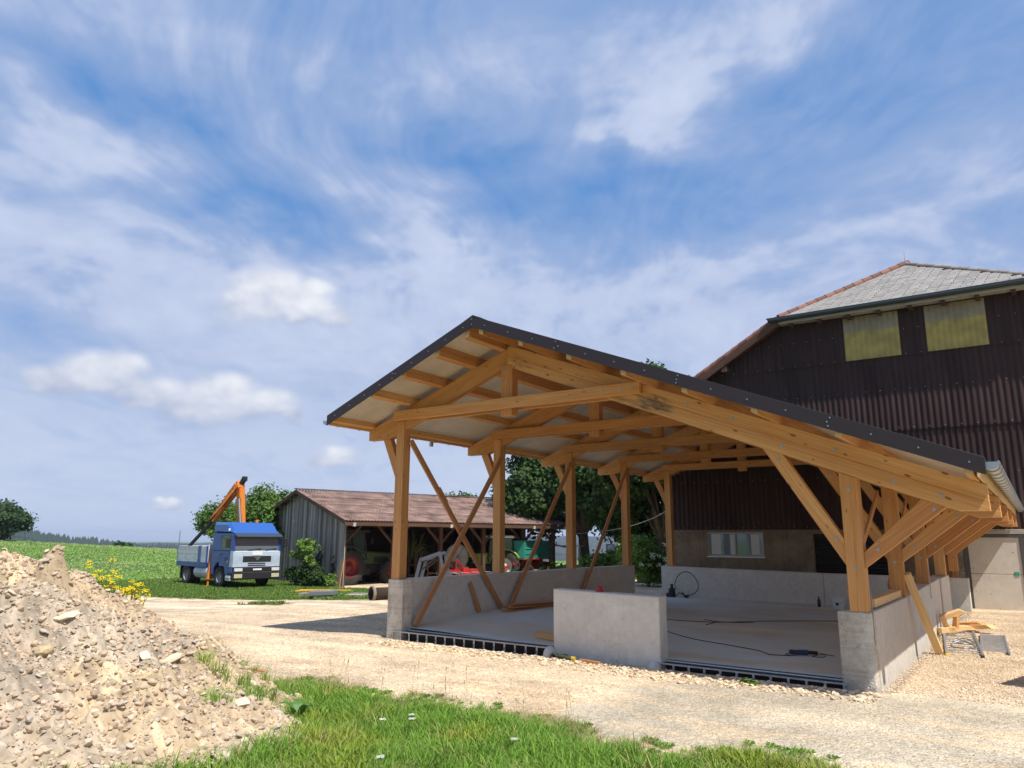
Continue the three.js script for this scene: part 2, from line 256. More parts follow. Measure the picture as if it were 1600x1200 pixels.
// what covers the ground near the hall: 0 gravel, 1 grass, 2 grey path
const GX0 = -30, GX1 = 22, GZ0 = -24, GZ1 = 18;
function grassAt(x, z) {                              // > 0 where grass grows
  const n = (fbm(x * .9, z * .9, 4) - .5) * 2.2, n2 = (fbm(x * 4, z * 4, 3) - .5) * .7;
  const edge = 4.15 + .3 * sm(6.2, 7.4, x) - .3 * sm(7.6, 9.4, x) + .9 * sm(9.7, 10.8, x) - .1 * sm(6, 2, x);
  const fore = (z - edge) * .9 + n * .32 + n2 * .8 - 1.4 * sm(2.4, 1.0, x);
  const north = Math.max(-(x + 11.2) * .25 - (z + 1.2) * .0 - .6 * sm(-6, -3.2, z) * 3 * sm(-20, -15, x) , -9);
  // the track to the truck: a band from the yard to the north-west
  const bandZ = -4.2 + (x + 9) * -.16, band = 3.2 - Math.abs(z - bandZ);
  const west = x < -7 ? (z < bandZ ? -band : Math.min(-band, -(x + 19.5) * .5)) * .8 + n * .5 + n2 : -9;
  const shedYard = x < -9.5 && z < -9 ? 1 : 0, u = (x + 17.6) * .276 + (z + 15) * -.961, w2 = (x + 17.6) * .961 + (z + 15) * .276;
  let wv = west; if (u > -.8 && w2 > -9) wv = Math.min(wv, -(u + .4) * .8 + n * .4);
  const patch = .9 - Math.hypot((x + 10.7) / 1.3, (z + 5.1) / .6) + n2, patch2 = .7 - Math.hypot((x + 10.5) / 2.2, (z + 8.6) / .5) + n2;
  return Math.max(fore, wv, patch * 1.2, patch2, x < -24 ? 1 : -9, z > 9.5 ? 1 : -9);
}
function pathAt(x, z) { const n = (fbm(x * 1.6 + 7, z * 1.6, 3) - .5) * .9; return Math.min(x - 6.15 + (z - 2) * .02 + n * .4, z - (.95 - .25 * (x - 6.1)) - .1 + n * .35 + sm(8, 9.5, x) * .25, 4.35 - z + n * .3 + .05 * (x - 6)); }
{
  const NG = 2048, map = tex(NG, NG, (u, v, c) => {
    const x = mix(GX0, GX1, u), z = mix(GZ0, GZ1, v), g = sm(-.25, .3, grassAt(x, z)), p = sm(-.1, .2, pathAt(x, z));
    const f = hash2(u * NG, v * NG), f2 = vn(x * 24, z * 24), m = fbm(x * 1.3, z * 1.3, 5), mm = fbm(x * 5 + 3, z * 5, 3), trk = fbm(x * .25 + 5, z * 2.2, 3);
    const k = .93 + (f - .5) * .26 + (f2 - .5) * .14 + (m - .5) * .3 + (mm - .5) * .16 + (trk - .5) * .3;
    const dirt = sm(.54, .70, fbm(x * .45 + 20, z * 1.7 + 4, 4)) * .7;
    let r = mix(230, 204, dirt) * k, gg = mix(206, 176, dirt) * k, b = mix(172, 138, dirt) * k;
    const pk = .92 + (f - .5) * .2 + (f2 - .5) * .12 + (m - .5) * .34, dust = sm(.5, .66, fbm(x * 1.1 + 3, z * 3.2 + 8, 4));
    r = mix(r, mix(206, 222, dust) * pk, p); gg = mix(gg, mix(192, 200, dust) * pk, p); b = mix(b, mix(166, 166, dust) * pk, p);
    const soil = .8 + (f - .5) * .5 + (mm - .5) * .5; r = mix(r, 92 * soil, g * .9); gg = mix(gg, 98 * soil, g * .9); b = mix(b, 46 * soil, g * .9);
    c[0] = r; c[1] = gg; c[2] = b;
  });
  map.wrapS = map.wrapT = THREE.ClampToEdgeWrapping;
  const gb = tex(512, 512, (u, v, c) => { c[0] = c[1] = c[2] = 255 * (.45 * vn(u * 128, v * 128, 128, 128) + .35 * vn(u * 60, v * 60, 60, 60) + .2 * fbm(u * 8, v * 8, 3, 8, 8)); }, { srgb: false, rx: .5, ry: .5, ch: 1 });
  M.yard = std({ map, bumpMap: gb, bumpScale: .03, roughness: .97 });
  const nx = 416, nz = 336, g = new THREE.PlaneGeometry(1, 1, nx, nz), p = g.attributes.position, uv = g.attributes.uv, uv1 = new Float32Array(p.count * 2);
  for (let j = 0, i = 0; j <= nz; j++) for (let k = 0; k <= nx; k++, i++) {
    const x = mix(GX0, GX1, k / nx), z = mix(GZ0, GZ1, j / nz), edge = Math.min(x - GX0, GX1 - x, z - GZ0, GZ1 - z);
    const inHall = x > -.2 && x < 9.2 && z < .1 && z > -14.6 ? -.35 : 0;
    p.setXYZ(i, x, groundH(x, z) + inHall - .1 * (1 - sm(0, .4, edge)), z); uv.setXY(i, k / nx, j / nz); uv1[i * 2] = x; uv1[i * 2 + 1] = z;
  }
  g.setAttribute('uv1', new THREE.BufferAttribute(uv1, 2)); g.computeVertexNormals();
  const m = new THREE.Mesh(g, M.yard); m.name = 'ground'; m.userData = { kind: 'structure' }; m.receiveShadow = m.castShadow = true; scene.add(m);
}
{ // the meadow and the land beyond it, one sheet to the horizon
  const map = tex(1024, 1024, (u, v, c) => {
    const a = fbm(u * 6, v * 6, 5, 6, 6), b = fbm(u * 40, v * 40, 3, 40, 40), f = hash2(u * 1024, v * 1024 + 5), pale = sm(.55, .75, fbm(u * 12, v * 12, 4, 12, 12));
    const k = .82 + (a - .5) * .5 + (b - .5) * .4 + (f - .5) * .3; c[0] = mix(108, 146, pale) * k; c[1] = mix(148, 168, pale) * k; c[2] = mix(50, 86, pale) * k;
  }, { rx: 1 / 18, ry: 1 / 18 });
  M.meadow = std({ map, roughness: 1 });
  const xs = [], zs = [], axis = (l, from, to, fine, far, extra) => { for (let i = 0; i <= fine; i++) l.push(mix(from, to, i / fine)); };
  axis(xs, -150, 60, 170); axis(zs, -130, 60, 150);
  const grow = (l, lim) => { let a = l[0], s = 2; while (a > -lim) { s *= 1.18; a -= s; l.unshift(a); } a = l[l.length - 1]; s = 2; while (a < lim) { s *= 1.18; a += s; l.push(a); } };
  grow(xs, 6000); grow(zs, 6000);
  const P = [], U = [], I = [];
  for (const z of zs) for (const x of xs) { const inN = Math.min(x - GX0, GX1 - x, z - GZ0, GZ1 - z), w = Math.hypot(x, z) > 700 ? -10 : 0; P.push(x, groundH(x, z) - (inN > .25 ? .5 : 0) - .02 + w, z); U.push(x, z); }
  const nx = xs.length; for (let j = 0; j < zs.length - 1; j++) for (let i = 0; i < nx - 1; i++) { const a = j * nx + i; I.push(a, a + nx, a + 1, a + 1, a + nx, a + nx + 1); }
  const g = new THREE.BufferGeometry(); g.setAttribute('position', new THREE.Float32BufferAttribute(P, 3)); g.setAttribute('uv', new THREE.Float32BufferAttribute(U, 2)); g.setIndex(I); g.computeVertexNormals();
  const m = new THREE.Mesh(g, M.meadow); m.name = 'field'; m.userData = { kind: 'structure' }; m.receiveShadow = true; scene.add(m);
}
// far wooded hills beyond the crest
const hillMat = std({ map: tex(512, 512, (u, v, c) => { const a = fbm(u * 30, v * 30, 4, 30, 30), b = fbm(u * 5, v * 5, 3, 5, 5), k = .7 + (a - .5) * .9 + (b - .5) * .4; c[0] = 44 * k; c[1] = 62 * k; c[2] = 36 * k; }, { rx: 1 / 300, ry: 1 / 300 }), roughness: 1 });
function hillRange(R, a0, a1, prof, depth) {           // a0..a1 azimuths in degrees, crest height prof(a)
  const n = 120, m = 14, P = [], U = [], I = [];
  for (let i = 0; i <= n; i++) { const a = mix(a0, a1, i / n), r = a * Math.PI / 180, top = prof(a); for (let j = 0; j <= m; j++) { const t = j / m, d = R - depth * .5 + depth * t, hh = mix(-44, top, Math.sin(Math.PI * Math.min(1, t * 1.0)) ** .8) + (fbm(i * .3 + R, j * .9, 3) - .5) * depth * .012; const x = FO.x + Math.cos(r) * d, z = FO.z + Math.sin(r) * d; P.push(x, hh, z); U.push(x, z); } }
  for (let i = 0; i < n; i++) for (let j = 0; j < m; j++) { const a = i * (m + 1) + j; I.push(a, a + 1, a + m + 1, a + 1, a + m + 2, a + m + 1); }
  const g = new THREE.BufferGeometry(); g.setAttribute('position', new THREE.Float32BufferAttribute(P, 3)); g.setAttribute('uv', new THREE.Float32BufferAttribute(U, 2)); g.setIndex(I); g.computeVertexNormals(); struct('hills', g, hillMat);
}
const hillA = (a) => -34 + 46 * Math.exp(-(((a + 163) / 8) ** 2)) + 1.5 * Math.sin(a * 1.3) + Math.sin(a * 3.1), hillB = (a) => -26 + 22 * Math.exp(-(((a + 141) / 6) ** 2)) + 40 * Math.exp(-(((a + 120) / 9) ** 2)) + 4 * Math.sin(a * .7);
hillRange(1500, -195, -95, hillA, 700);
hillRange(2900, -195, -95, hillB, 1200);
{ // conifers standing along the nearer hill
  const r = RNG(12), n = 3600, cone = join([new THREE.ConeGeometry(.22, .5, 6).translate(0, .35, 0), new THREE.ConeGeometry(.16, .5, 6).translate(0, .65, 0), new THREE.CylinderGeometry(.03, .03, .2, 4).translate(0, .1, 0)]);
  const im = new THREE.InstancedMesh(cone, std({ color: rgb(44, 62, 40), roughness: 1 }), n), q = new THREE.Object3D();
  for (let i = 0; i < n; i++) { const a = -180 + r() * 50, t = r() ** 2 * .35, d = 1500 - 60 - 300 * t + r() * 120, s = 14 + r() * 14, rad = a * Math.PI / 180; q.position.set(FO.x + Math.cos(rad) * d, mix(hillA(a), -40, clamp(Math.abs(d - 1500) / 350) ** 2) - 3, FO.z + Math.sin(rad) * d); q.scale.set(s * (.8 + r() * .5), s, s * (.8 + r() * .5)); q.rotation.y = r() * 6; q.updateMatrix(); im.setMatrixAt(i, q.matrix); }
  im.name = 'forest'; im.castShadow = true; tag(im, 'dark conifer forest covering the distant hill on the left', 'forest', null, 'stuff'); scene.add(im);
}

// ---------------------------------------------------------------- the new timber hall
const SP = 3.539, RX = 2.961, RY = 6.015, roofL = (x) => RY - .402 * (RX - x), roofR = (x) => RY - .394 * (x - RX), roofY = (x) => x < RX ? roofL(x) : roofR(x);
const ZF = 1.2, ZB = -15.3;
function floorY(x, z) { const b = mix(.12, -.01, clamp(-z / 14)) - .006 * (x - 4); return b + .2 * sm(.5, -4, z) * sm(-10, -5, z) * sm(4.2, .4, x) + .05 * sm(4, .4, x) * sm(-10, 0, z); }
const hall = thing('timber_hall', 'new open timber hall with orange wooden posts and dark edged roof', 'open hall');
const Bolt = join([new THREE.CylinderGeometry(.026, .026, .008, 14).rotateX(Math.PI / 2), new THREE.CylinderGeometry(.011, .012, .02, 6).rotateX(Math.PI / 2).translate(0, 0, .008)]);
function bolt(x, y, z) { const b = part(hall, 'bolt', Bolt, M.galv); b.position.set(x, y, z); }
const rafTop = (x) => 4.32 + .363 * (x + .854), glTop = (x) => 4.631 - .39 * (x - 5.771), glBot = (x) => 4.446 - .396 * (x - 5.109);
const rafterG = prism([[-.854, 4.10], [-.226, 4.10], [2.9, 5.35], [2.9, 5.683], [-.854, 4.32]], -.19, -.03, .006, V(.93, .36, 0));
const glMid = (x) => mix(glTop(x), glBot(x), .52);
const glulamG = join([
  prism([[2.906, glMid(2.906) + .001], [10.64, glMid(10.64) + .012], [10.64, glTop(10.64)], [2.906, glTop(2.906)]], -.205, -.012, .006, V(.93, -.365, 0)),
  prism([[2.906, glBot(2.906)], [10.29, glBot(10.29)], [10.645, 2.388], [10.645, glMid(10.64) + .009], [2.906, glMid(2.906) - .002]], -.205, -.011, .006, V(.93, -.365, 0))]);
// the front main rafter carries dark weather stains near the ridge and by the collar end
const glFront = glulamG.clone();
{ const p = glFront.attributes.position, uv = new Float32Array(p.count * 2); for (let i = 0; i < p.count; i++) { const x = p.getX(i), y = p.getY(i); uv[i * 2] = (x - 2.9) / 7.76; uv[i * 2 + 1] = clamp((y - glBot(x)) / .46, .01, .99); } glFront.setAttribute('uv', new THREE.BufferAttribute(uv, 2)); }
const kr = RNG(6), kn = Array.from({ length: 34 }, () => [kr() * 7.7, kr() * .46, .008 + kr() * .012]);
M.woodStained = std({ map: tex(2048, 192, (u, v, c) => {
  const x = u * 7.76, y = v * .46; let kd = 0, du = 0; for (const [a, b, r] of kn) { const q = ((x - a) ** 2 * .2 + (y - b) ** 2) / (r * r); if (q < 14) { du += Math.exp(-q * .5) * .5; kd = Math.max(kd, 1 - sm(.5, 1.3, q)); } }
  const t = clamp(.5 + (fbm(x * 2, y * 64 + du * 3, 3) - .5) * .9 + (vn(x * 4, y * 128) - .5) * .3 + (fbm(x * .5, y * 5, 3) - .5) * .9 + du * .2), nz = fbm(x * 3.5, y * 26, 4), nz2 = fbm(x * 9, y * 9 + 4, 4);
  const s1 = Math.exp(-(((x - 3.1) / .5) ** 2) - (((y - .17) / .2) ** 2)), s2 = Math.exp(-(((x - .3) / .42) ** 2) - (((y - .16) / .2) ** 2)), s3 = Math.exp(-(((x - 2.45) / .5) ** 2) - (((y - .05) / .08) ** 2));
  const st = clamp(sm(.5, .95, (s1 * 1.0 + s2 * .8 + s3 * .7) * (.3 + nz * .8 + nz2 * .5)) * .6);
  const A = [226, 178, 116], B = [194, 136, 76], K = [112, 62, 26], S = [74, 66, 58]; for (let i = 0; i < 3; i++) c[i] = mix(mix(mix(A[i], B[i], t), K[i], kd * .7), S[i], st);
}), bumpMap: null, roughness: .62 });
const kingG = bx(2.76, 3.03, 4.33, 5.34, -.2, -.001, .008), collarG = bx(-.012, 5.765, 4.465, 4.672, .002, .09, .006), collarB = bx(-.012, 5.765, 4.465, 4.672, -.31, -.222, .006);
const braceL = prism([[-.42, 4.097], [-.002, 3.2], [-.002, 3.62], [-.21, 4.096]], -.18, -.04, .005, V(-.4, .9, 0));
const braceRi = prism([[7.75, glBot(7.75) - .002], [8.828, 1.65], [8.828, 2.02], [8.05, glBot(8.05) - .002]], -.19, -.025, .005, V(.55, -.83, 0));
const braceRo = prism([[9.072, 1.83], [9.072, 1.62], [10.15, glBot(10.15) - .002], [9.86, glBot(9.86) - .002]], -.19, -.025, .005, V(.8, .6, 0));
const postRTop = [[8.83, 0], [9.07, 0], [9.07, glBot(9.07) - .003], [8.83, glBot(8.83) - .003]];
for (let i = 0; i < 5; i++) {
  const z = -SP * i, at = (name, g, m) => { const o = part(hall, name, g, m); o.position.z = z; return o; };
  at('post', bx(0, .222, i === 4 ? 1.055 : 1.17, 4.455, -.222, 0, .008), [M.wood2, M.wood, M.woodE, M.woodD, M.woodC][i]);
  const wd = [M.wood, M.wood2, M.woodC, M.woodD, M.woodE], pick = (k) => wd[(i * 3 + k) % 5]; at('rafter', rafterG, i ? pick(1) : M.woodE); at('main_rafter', i ? glulamG : glFront, i ? pick(2) : M.woodStained); at('king_post', kingG, pick(3)); at('collar_beam', collarG, i ? pick(0) : M.woodC); at('collar_beam', collarB, M.wood2);
  at('brace', braceL, pick(4)); at('brace', braceRi, i ? pick(1) : M.woodC); at('brace', braceRo, i ? pick(2) : M.woodD);
  const rb = i < 3 ? 1.023 : 1.125; at('post', prism(postRTop.map(([x, y]) => [x, y || rb]), -.222, 0, .008, V(0, 1, 0)), [M.woodC, M.woodE, M.wood2, M.wood, M.woodD][i]);
  if (i < 3) { // the plates of the bolts
    for (const x of [5.6, 6.55, 7.3, 8.05, 8.8, 9.55, 10.1]) bolt(x, mix(glTop(x), glBot(x), (x * 7 | 0) % 2 ? .3 : .72), z - .008);
    for (const [x, y] of [[8.95, 2.72], [8.95, 1.62], [8.72, 2.02], [7.98, 3.2], [9.26, 1.88], [10.0, 2.42], [4.5, 4.95], [3.2, 5.42]]) bolt(x, y, z + (x === 8.95 ? .003 : -.02));
    bolt(2.86, 5.25, z + .002); bolt(2.9, 4.98, z + .002); for (const x of [5.05, 5.4, 5.62]) bolt(x, 4.57, z + .092);
  }
}
const purl = [[2.80, 1], [2.08, 1], [1.24, 1], [.41, 1], [-.74, 1], [3.12, 2], [4.0, 2], [4.98, 2], [5.98, 2], [6.99, 2], [8.01, 2], [9.1, 2], [10.52, 2]];
for (const [x, s] of purl) {
  const w = .05, k = s === 1 ? .402 : -.394, up = s === 1 ? rafTop : glTop, f = s === 1 ? roofL : roofR, pts = [[x - w, up(x - w) + .002], [x + w, up(x + w) + .002], [x + w, f(x + w) - .062], [x - w, f(x - w) - .062]];
  const pu = part(hall, 'purlin', prism(pts, ZB + .05, ZF - .06, .006, V(0, 0, 1)), x > 5 || x < 1 ? M.wood : M.wood2); part(pu, 'end_grain', prism(pts.map(([a, b]) => [mix(a, x, .1), mix(b, f(x) - .12, .06)]), ZF - .0605, ZF - .055, 0, V(1, 0, 0)), M.paleWood);
}
// eave boards under the edge of the roof sheets
part(hall, 'eave_board', prism([[-.815, roofL(-.815) - .2], [-.79, roofL(-.79) - .2], [-.79, roofL(-.79) - .062], [-.815, roofL(-.815) - .062]], ZB + .06, ZF - .05, .003, V(0, 0, 1)), M.wood);
part(hall, 'eave_board', prism([[10.6, roofR(10.6) - .25], [10.63, roofR(10.63) - .25], [10.63, roofR(10.63) - .062], [10.6, roofR(10.6) - .062]], ZB + .06, ZF - .07, .003, V(0, 0, 1)), M.paleWood);
// roof: pale lining below, dark ribbed sheets above
function slope(x0, x1, f, dn, up) { return [[x0, f(x0) - dn], [x1, f(x1) - dn], [x1, f(x1) - up], [x0, f(x0) - up]]; }
part(hall, 'roof_lining', prism(slope(-.83, RX - .002, roofL, .06, .03), ZB, ZF - .03, 0, V(0, 0, 1)), M.lining);
part(hall, 'roof_lining', prism(slope(RX + .002, 10.68, roofR, .06, .03), ZB, ZF - .03, 0, V(0, 0, 1)), M.lining);
function ribs(x0, x1, f) { const L = [prism(slope(x0, x1, f, .028, .012), ZB, ZF, 0)]; for (let z = ZF - .2; z > ZB; z -= .33) L.push(prism(slope(x0, x1, f, .012, -.02), z - .045, z, 0)); return L; }
part(hall, 'roof_sheet', ribs(-.84, RX - .003, roofL), M.fascia); part(hall, 'roof_sheet', ribs(RX + .003, 10.7, roofR), M.fascia);
part(hall, 'ridge_cap', prism([[RX - .2, roofL(RX - .2) + .024], [RX, RY + .03], [RX + .2, roofR(RX + .2) + .024], [RX + .2, roofR(RX + .2) + .03], [RX, RY + .037], [RX - .2, roofL(RX - .2) + .03]], ZB, ZF - .005, 0), M.fascia);
{ // verge trims at both gable ends with their screws
  const scr = [], screw = (x, y) => scr.push(new THREE.CylinderGeometry(.011, .011, .008, 8).rotateX(Math.PI / 2).translate(x, y, ZF + .022));
  const trim = (a, b, f, z0, z1) => part(hall, 'verge_trim', prism([[a, f(a) - .2], [b, f(b) - .2], [b, f(b) + .012], [a, f(a) + .012]], z0, z1, .003, V(.93, .37, 0)), M.fascia);
  for (const [a, b] of [[-.84, 1.0], [1.003, RX - .001]]) { trim(a, b, roofL, ZF + .001, ZF + .02); trim(a, b, roofL, ZB - .02, ZB - .001); }
  for (const [a, b] of [[RX + .001, 4.75], [4.753, 6.9], [6.903, 9.0], [9.003, 10.7]]) { trim(a, b, roofR, ZF + .001, ZF + .02); trim(a, b, roofR, ZB - .02, ZB - .001); }
  for (let x = -.6; x < RX; x += .42) screw(x, roofL(x) - .1); for (let x = RX + .3; x < 10.7; x += .52) screw(x, roofR(x) - .1);
  for (const x of [1.0, RX]) { screw(x, roofL(x) - .05); screw(x, roofL(x) - .15); } for (const x of [4.75, 6.9, 9.0]) { screw(x + .02, roofR(x) - .04); screw(x - .01, roofR(x) - .15); }
  part(hall, 'trim_screws', scr, M.zinc).userData = { kind: 'stuff' };
}
function gutter(cx, cy, r, z0, z1) {
  const g = new THREE.CylinderGeometry(r, r, z1 - z0, 20, 1, true, 0, Math.PI); g.rotateX(Math.PI / 2); g.rotateZ(0); const p = g.attributes.position; // half pipe open to the top
  const s = new THREE.Shape(); const pts = []; for (let i = 0; i <= 18; i++) { const a = Math.PI + Math.PI * i / 18; pts.push([Math.cos(a) * r, Math.sin(a) * r]); } for (let i = 18; i >= 0; i--) { const a = Math.PI + Math.PI * i / 18; pts.push([Math.cos(a) * (r - .004), Math.sin(a) * (r - .004)]); }
  const body = part(hall, 'gutter', [prism(pts.map(([x, y]) => [x + cx, y + cy]), z0, z1, 0), cyl(V(cx + r * Math.sign(cx), cy + .004, z0), V(cx + r * Math.sign(cx), cy + .004, z1), .011, .011, 8)], M.zinc);
  const half = []; for (let i = 0; i <= 18; i++) { const a = Math.PI + Math.PI * i / 18; half.push([cx + Math.cos(a) * (r + .003), cy + Math.sin(a) * (r + .003)]); }
  part(body, 'end_cap', prism(half, z1, z1 + .006, 0), M.zinc); part(body, 'end_cap', prism(half, z0 - .006, z0, 0), M.zinc);
  const ring = []; for (let i = 0; i <= 18; i++) { const a = Math.PI + Math.PI * i / 18; ring.push([cx + Math.cos(a) * (r + .012), cy + Math.sin(a) * (r + .012)]); } for (let i = 18; i >= 0; i--) { const a = Math.PI + Math.PI * i / 18; ring.push([cx + Math.cos(a) * (r + .002), cy + Math.sin(a) * (r + .002)]); }
  const rg = prism(ring, -.016, .016, 0); for (let z = z1 - .35; z > z0; z -= .62) { const o = part(body, 'bracket', rg, M.zinc); o.position.z = z; }
}
gutter(10.745, 2.925, .088, ZB + .05, 1.13); gutter(-.93, 4.40, .08, ZB + .05, 1.16);
part(hall, 'gutter_hook', [beam(V(-.95, 4.3, -2.2), V(-.75, 4.3, -2.2), .04, .03), bx(-.95, -.88, 4.2, 4.3, -2.24, -2.16)], M.galv);
// diagonal boards nailed up to hold the frames
const brd = (a, b, w = .045, h = .13, up = V(1, 0, 0)) => part(hall, 'temporary_brace', beam(a, b, h, w, .004, up), M.board);
brd(V(.36, 4.02, -.08), V(.30, floorY(.3, -3.5) + .05, -3.5)); part(hall, 'splice_board', beam(V(.365, 3.05, -1.0), V(.36, 2.75, -1.28), .15, .05, .004, V(1, 0, 0)), M.board);
brd(V(.42, 4.0, -3.35), V(.44, floorY(.4, -.3) + .03, -.3)); brd(V(.40, 4.12, -6.75), V(.34, floorY(.3, -3.85) + .05, -3.85)); brd(V(.40, 4.12, -10.2), V(.34, floorY(.3, -7.2) + .05, -7.2));
for (let i = 0; i < 3; i++) brd(V(8.78, 2.85, -SP * (i + 1) + .05), V(8.76, 1.25 - .08 * i, -SP * i - .35), .04, .11);
for (let i = 0; i < 2; i++) brd(V(8.9, 2.75, -SP * (i + 1) - .3), V(8.74, 1.0, -SP * (i + 1) - 1.5), .04, .1);

// ---------------------------------------------------------------- concrete: slab, walls, drains
{
  const nx = 60, nz = 90, g = new THREE.PlaneGeometry(1, 1, nx, nz), p = g.attributes.position, uv = g.attributes.uv;
  for (let j = 0, i = 0; j <= nz; j++) for (let k = 0; k <= nx; k++, i++) { const x = mix(-.04, 9.04, k / nx), z = mix(-15.3, -.2, 1 - j / nz); p.setXYZ(i, x, floorY(x, z), z); uv.setXY(i, x, z); }
  g.index.array.reverse(); g.computeVertexNormals(); if (g.attributes.normal.getY(10) < 0) { g.index.array.reverse(); g.computeVertexNormals(); }
  struct('floor', g, M.floor);
}
function wall(name, label, pieces, group) { const t = thing(name, label, 'wall'); if (group) t.userData.group = group; pieces.forEach(([n, g, m]) => part(t, n, g, m)); return t; }
const wz = (pts, x0, x1) => prismX(pts, x0, x1, .012, V(0, 0, 1));   // pts: [z, y]
wall('concrete_wall', 'long low concrete wall under the left row of posts', [
  ['pillar', bx(-.062, .352, -.3, 1.162, -.3, .02, .014), M.concreteRough],
  ['panel', wz([[-.303, -.3], [-.303, 1.165], [-6.0, 1.168], [-6.0, -.3]], -.05, .25), M.concrete], ['panel', wz([[-6.012, -.3], [-6.012, 1.168], [-11.0, 1.166], [-11.0, -.3]], -.05, .25), M.concrete]]);
wall('concrete_wall', 'low concrete wall along the right side, lit along its foot', [
  ['pillar', bx(8.66, 9.095, -.3, 1.02, -.34, .015, .014), M.concreteRough],
  ['panel', wz([[-.343, -.3], [-.343, 1.012], [-3.55, 1.02], [-3.55, -.3]], 8.8, 9.085), M.concrete], ['panel', wz([[-3.6, -.3], [-3.6, 1.02], [-8.95, 1.12], [-8.95, -.3]], 8.8, 9.075), M.concrete],
  ['formwork_rod', cyl(V(9.1, .58, -.12), V(9.1, 1.3, -.12), .008, .008, 6), M.steel], ['formwork_rod', cyl(V(9.1, .8, -6.9), V(9.1, 1.5, -6.9), .008, .008, 6), M.steel]]);
wall('concrete_pillar', 'short concrete pillar at the far end of the right wall', [['panel', wz([[-9.3, -.3], [-9.3, 1.12], [-11.2, 1.12], [-11.2, -.3]], 8.72, 9.08), M.concrete]]);
wall('concrete_wall', 'low concrete wall across the back of the hall', [
  ['panel', prism([[-.22, -.3], [5.3, -.3], [5.3, .955], [-.22, 1.05]], -14.42, -14.14, .012), M.concrete], ['panel', prism([[5.312, -.3], [9.3, -.3], [9.3, .93], [5.312, .955]], -14.42, -14.142, .012), M.concrete]]);
wall('concrete_block', 'free standing concrete block wall between the two drains', [
  ['panel', prism([[3.97, -.35], [5.97, -.35], [5.97, 1.087], [3.97, 1.135]], -.26, .05, .016), M.concrete]]);
// footing between ground and channel
struct('footing', [prism([[.02, -.3], [4.2, -.3], [4.2, -.03], [.02, -.02]], -.02, .34, .03), prism([[5.72, -.3], [8.86, -.3], [8.86, -.075], [5.72, -.075]], -.02, .3, .03)], M.concreteRough);
function drain(label, x0, x1, y0, y1, n) {             // y0, y1: top at both ends
  const t = thing('drain_channel', label, 'drain', [0, 0, 0], 0, 'drain channels along the front'), Y = (x) => mix(y0, y1, (x - x0) / (x1 - x0)), sl = (a, b) => V(b, Y(b), 0).sub(V(a, Y(a), 0));
  part(t, 'trough', [prism([[x0, Y(x0) - .21], [x1, Y(x1) - .21], [x1, Y(x1) - .03], [x0, Y(x0) - .03]], -.17, -.15, 0), prism([[x0, Y(x0) - .215], [x1, Y(x1) - .215], [x1, Y(x1) - .2], [x0, Y(x0) - .2]], -.15, .07, 0)], M.black);
  part(t, 'edge_rail', [beam(V(x0, Y(x0) - .012, .05), V(x1, Y(x1) - .012, .05), .02, .024, .002), beam(V(x0, Y(x0) - .012, -.16), V(x1, Y(x1) - .012, -.16), .02, .024, .002)], M.galv);
  for (let i = 0; i <= n; i++) { const x = mix(x0 + .02, x1 - .05, i / n), g = part(t, 'upright', bx(x, x + .035, Y(x) - .2, Y(x) - .02, .058, .07, .002), M.galv); part(g, 'hole', bx(x + .011, x + .024, Y(x) - .12, Y(x) - .08, .0705, .0715, 0), M.black); }
  const m = Math.round((x1 - x0) / .5); for (let i = 0; i < m; i++) { const a = mix(x0, x1, i / m) + .004, b = mix(x0, x1, (i + 1) / m) - .004, L = []; for (let x = a; x < b - .02; x += .042) L.push(bx(x, x + .02, Y(x) - .022, Y(x) - .002, -.145, .035, .002)); L.push(beam(V(a, Y(a) - .014, .028), V(b, Y(b) - .014, .028), .014, .018, .002), beam(V(a, Y(a) - .014, -.138), V(b, Y(b) - .014, -.138), .014, .018, .002), beam(V(a, Y(a) - .016, -.055), V(b, Y(b) - .016, -.055), .012, .012, .002)); part(t, 'grate', L, M.ironGrate ??= std({ color: rgb(92, 94, 98), metalness: .5, roughness: .55 })); }
}
drain('long drain channel at the left opening, fourteen steel uprights', .1, 3.9, .16, .145, 16);
drain('drain channel at the right opening beside the pillar', 5.9, 8.72, .085, .065, 11);
struct('slab_edge', [prism([[.36, -.2], [3.96, -.2], [3.96, .14], [.36, .165]], -.26, -.172, .004), prism([[5.98, -.2], [8.655, -.2], [8.655, .07], [5.98, .09]], -.26, -.172, .004)], M.floor);
for (const [x, y, l] of [[3.93, .02, 'left'], [5.88, -.05, 'right']]) struct('mortar_fillet', new THREE.SphereGeometry(.16, 12, 8).scale(.7, 1, .9).translate(x, y, .1), M.concrete);

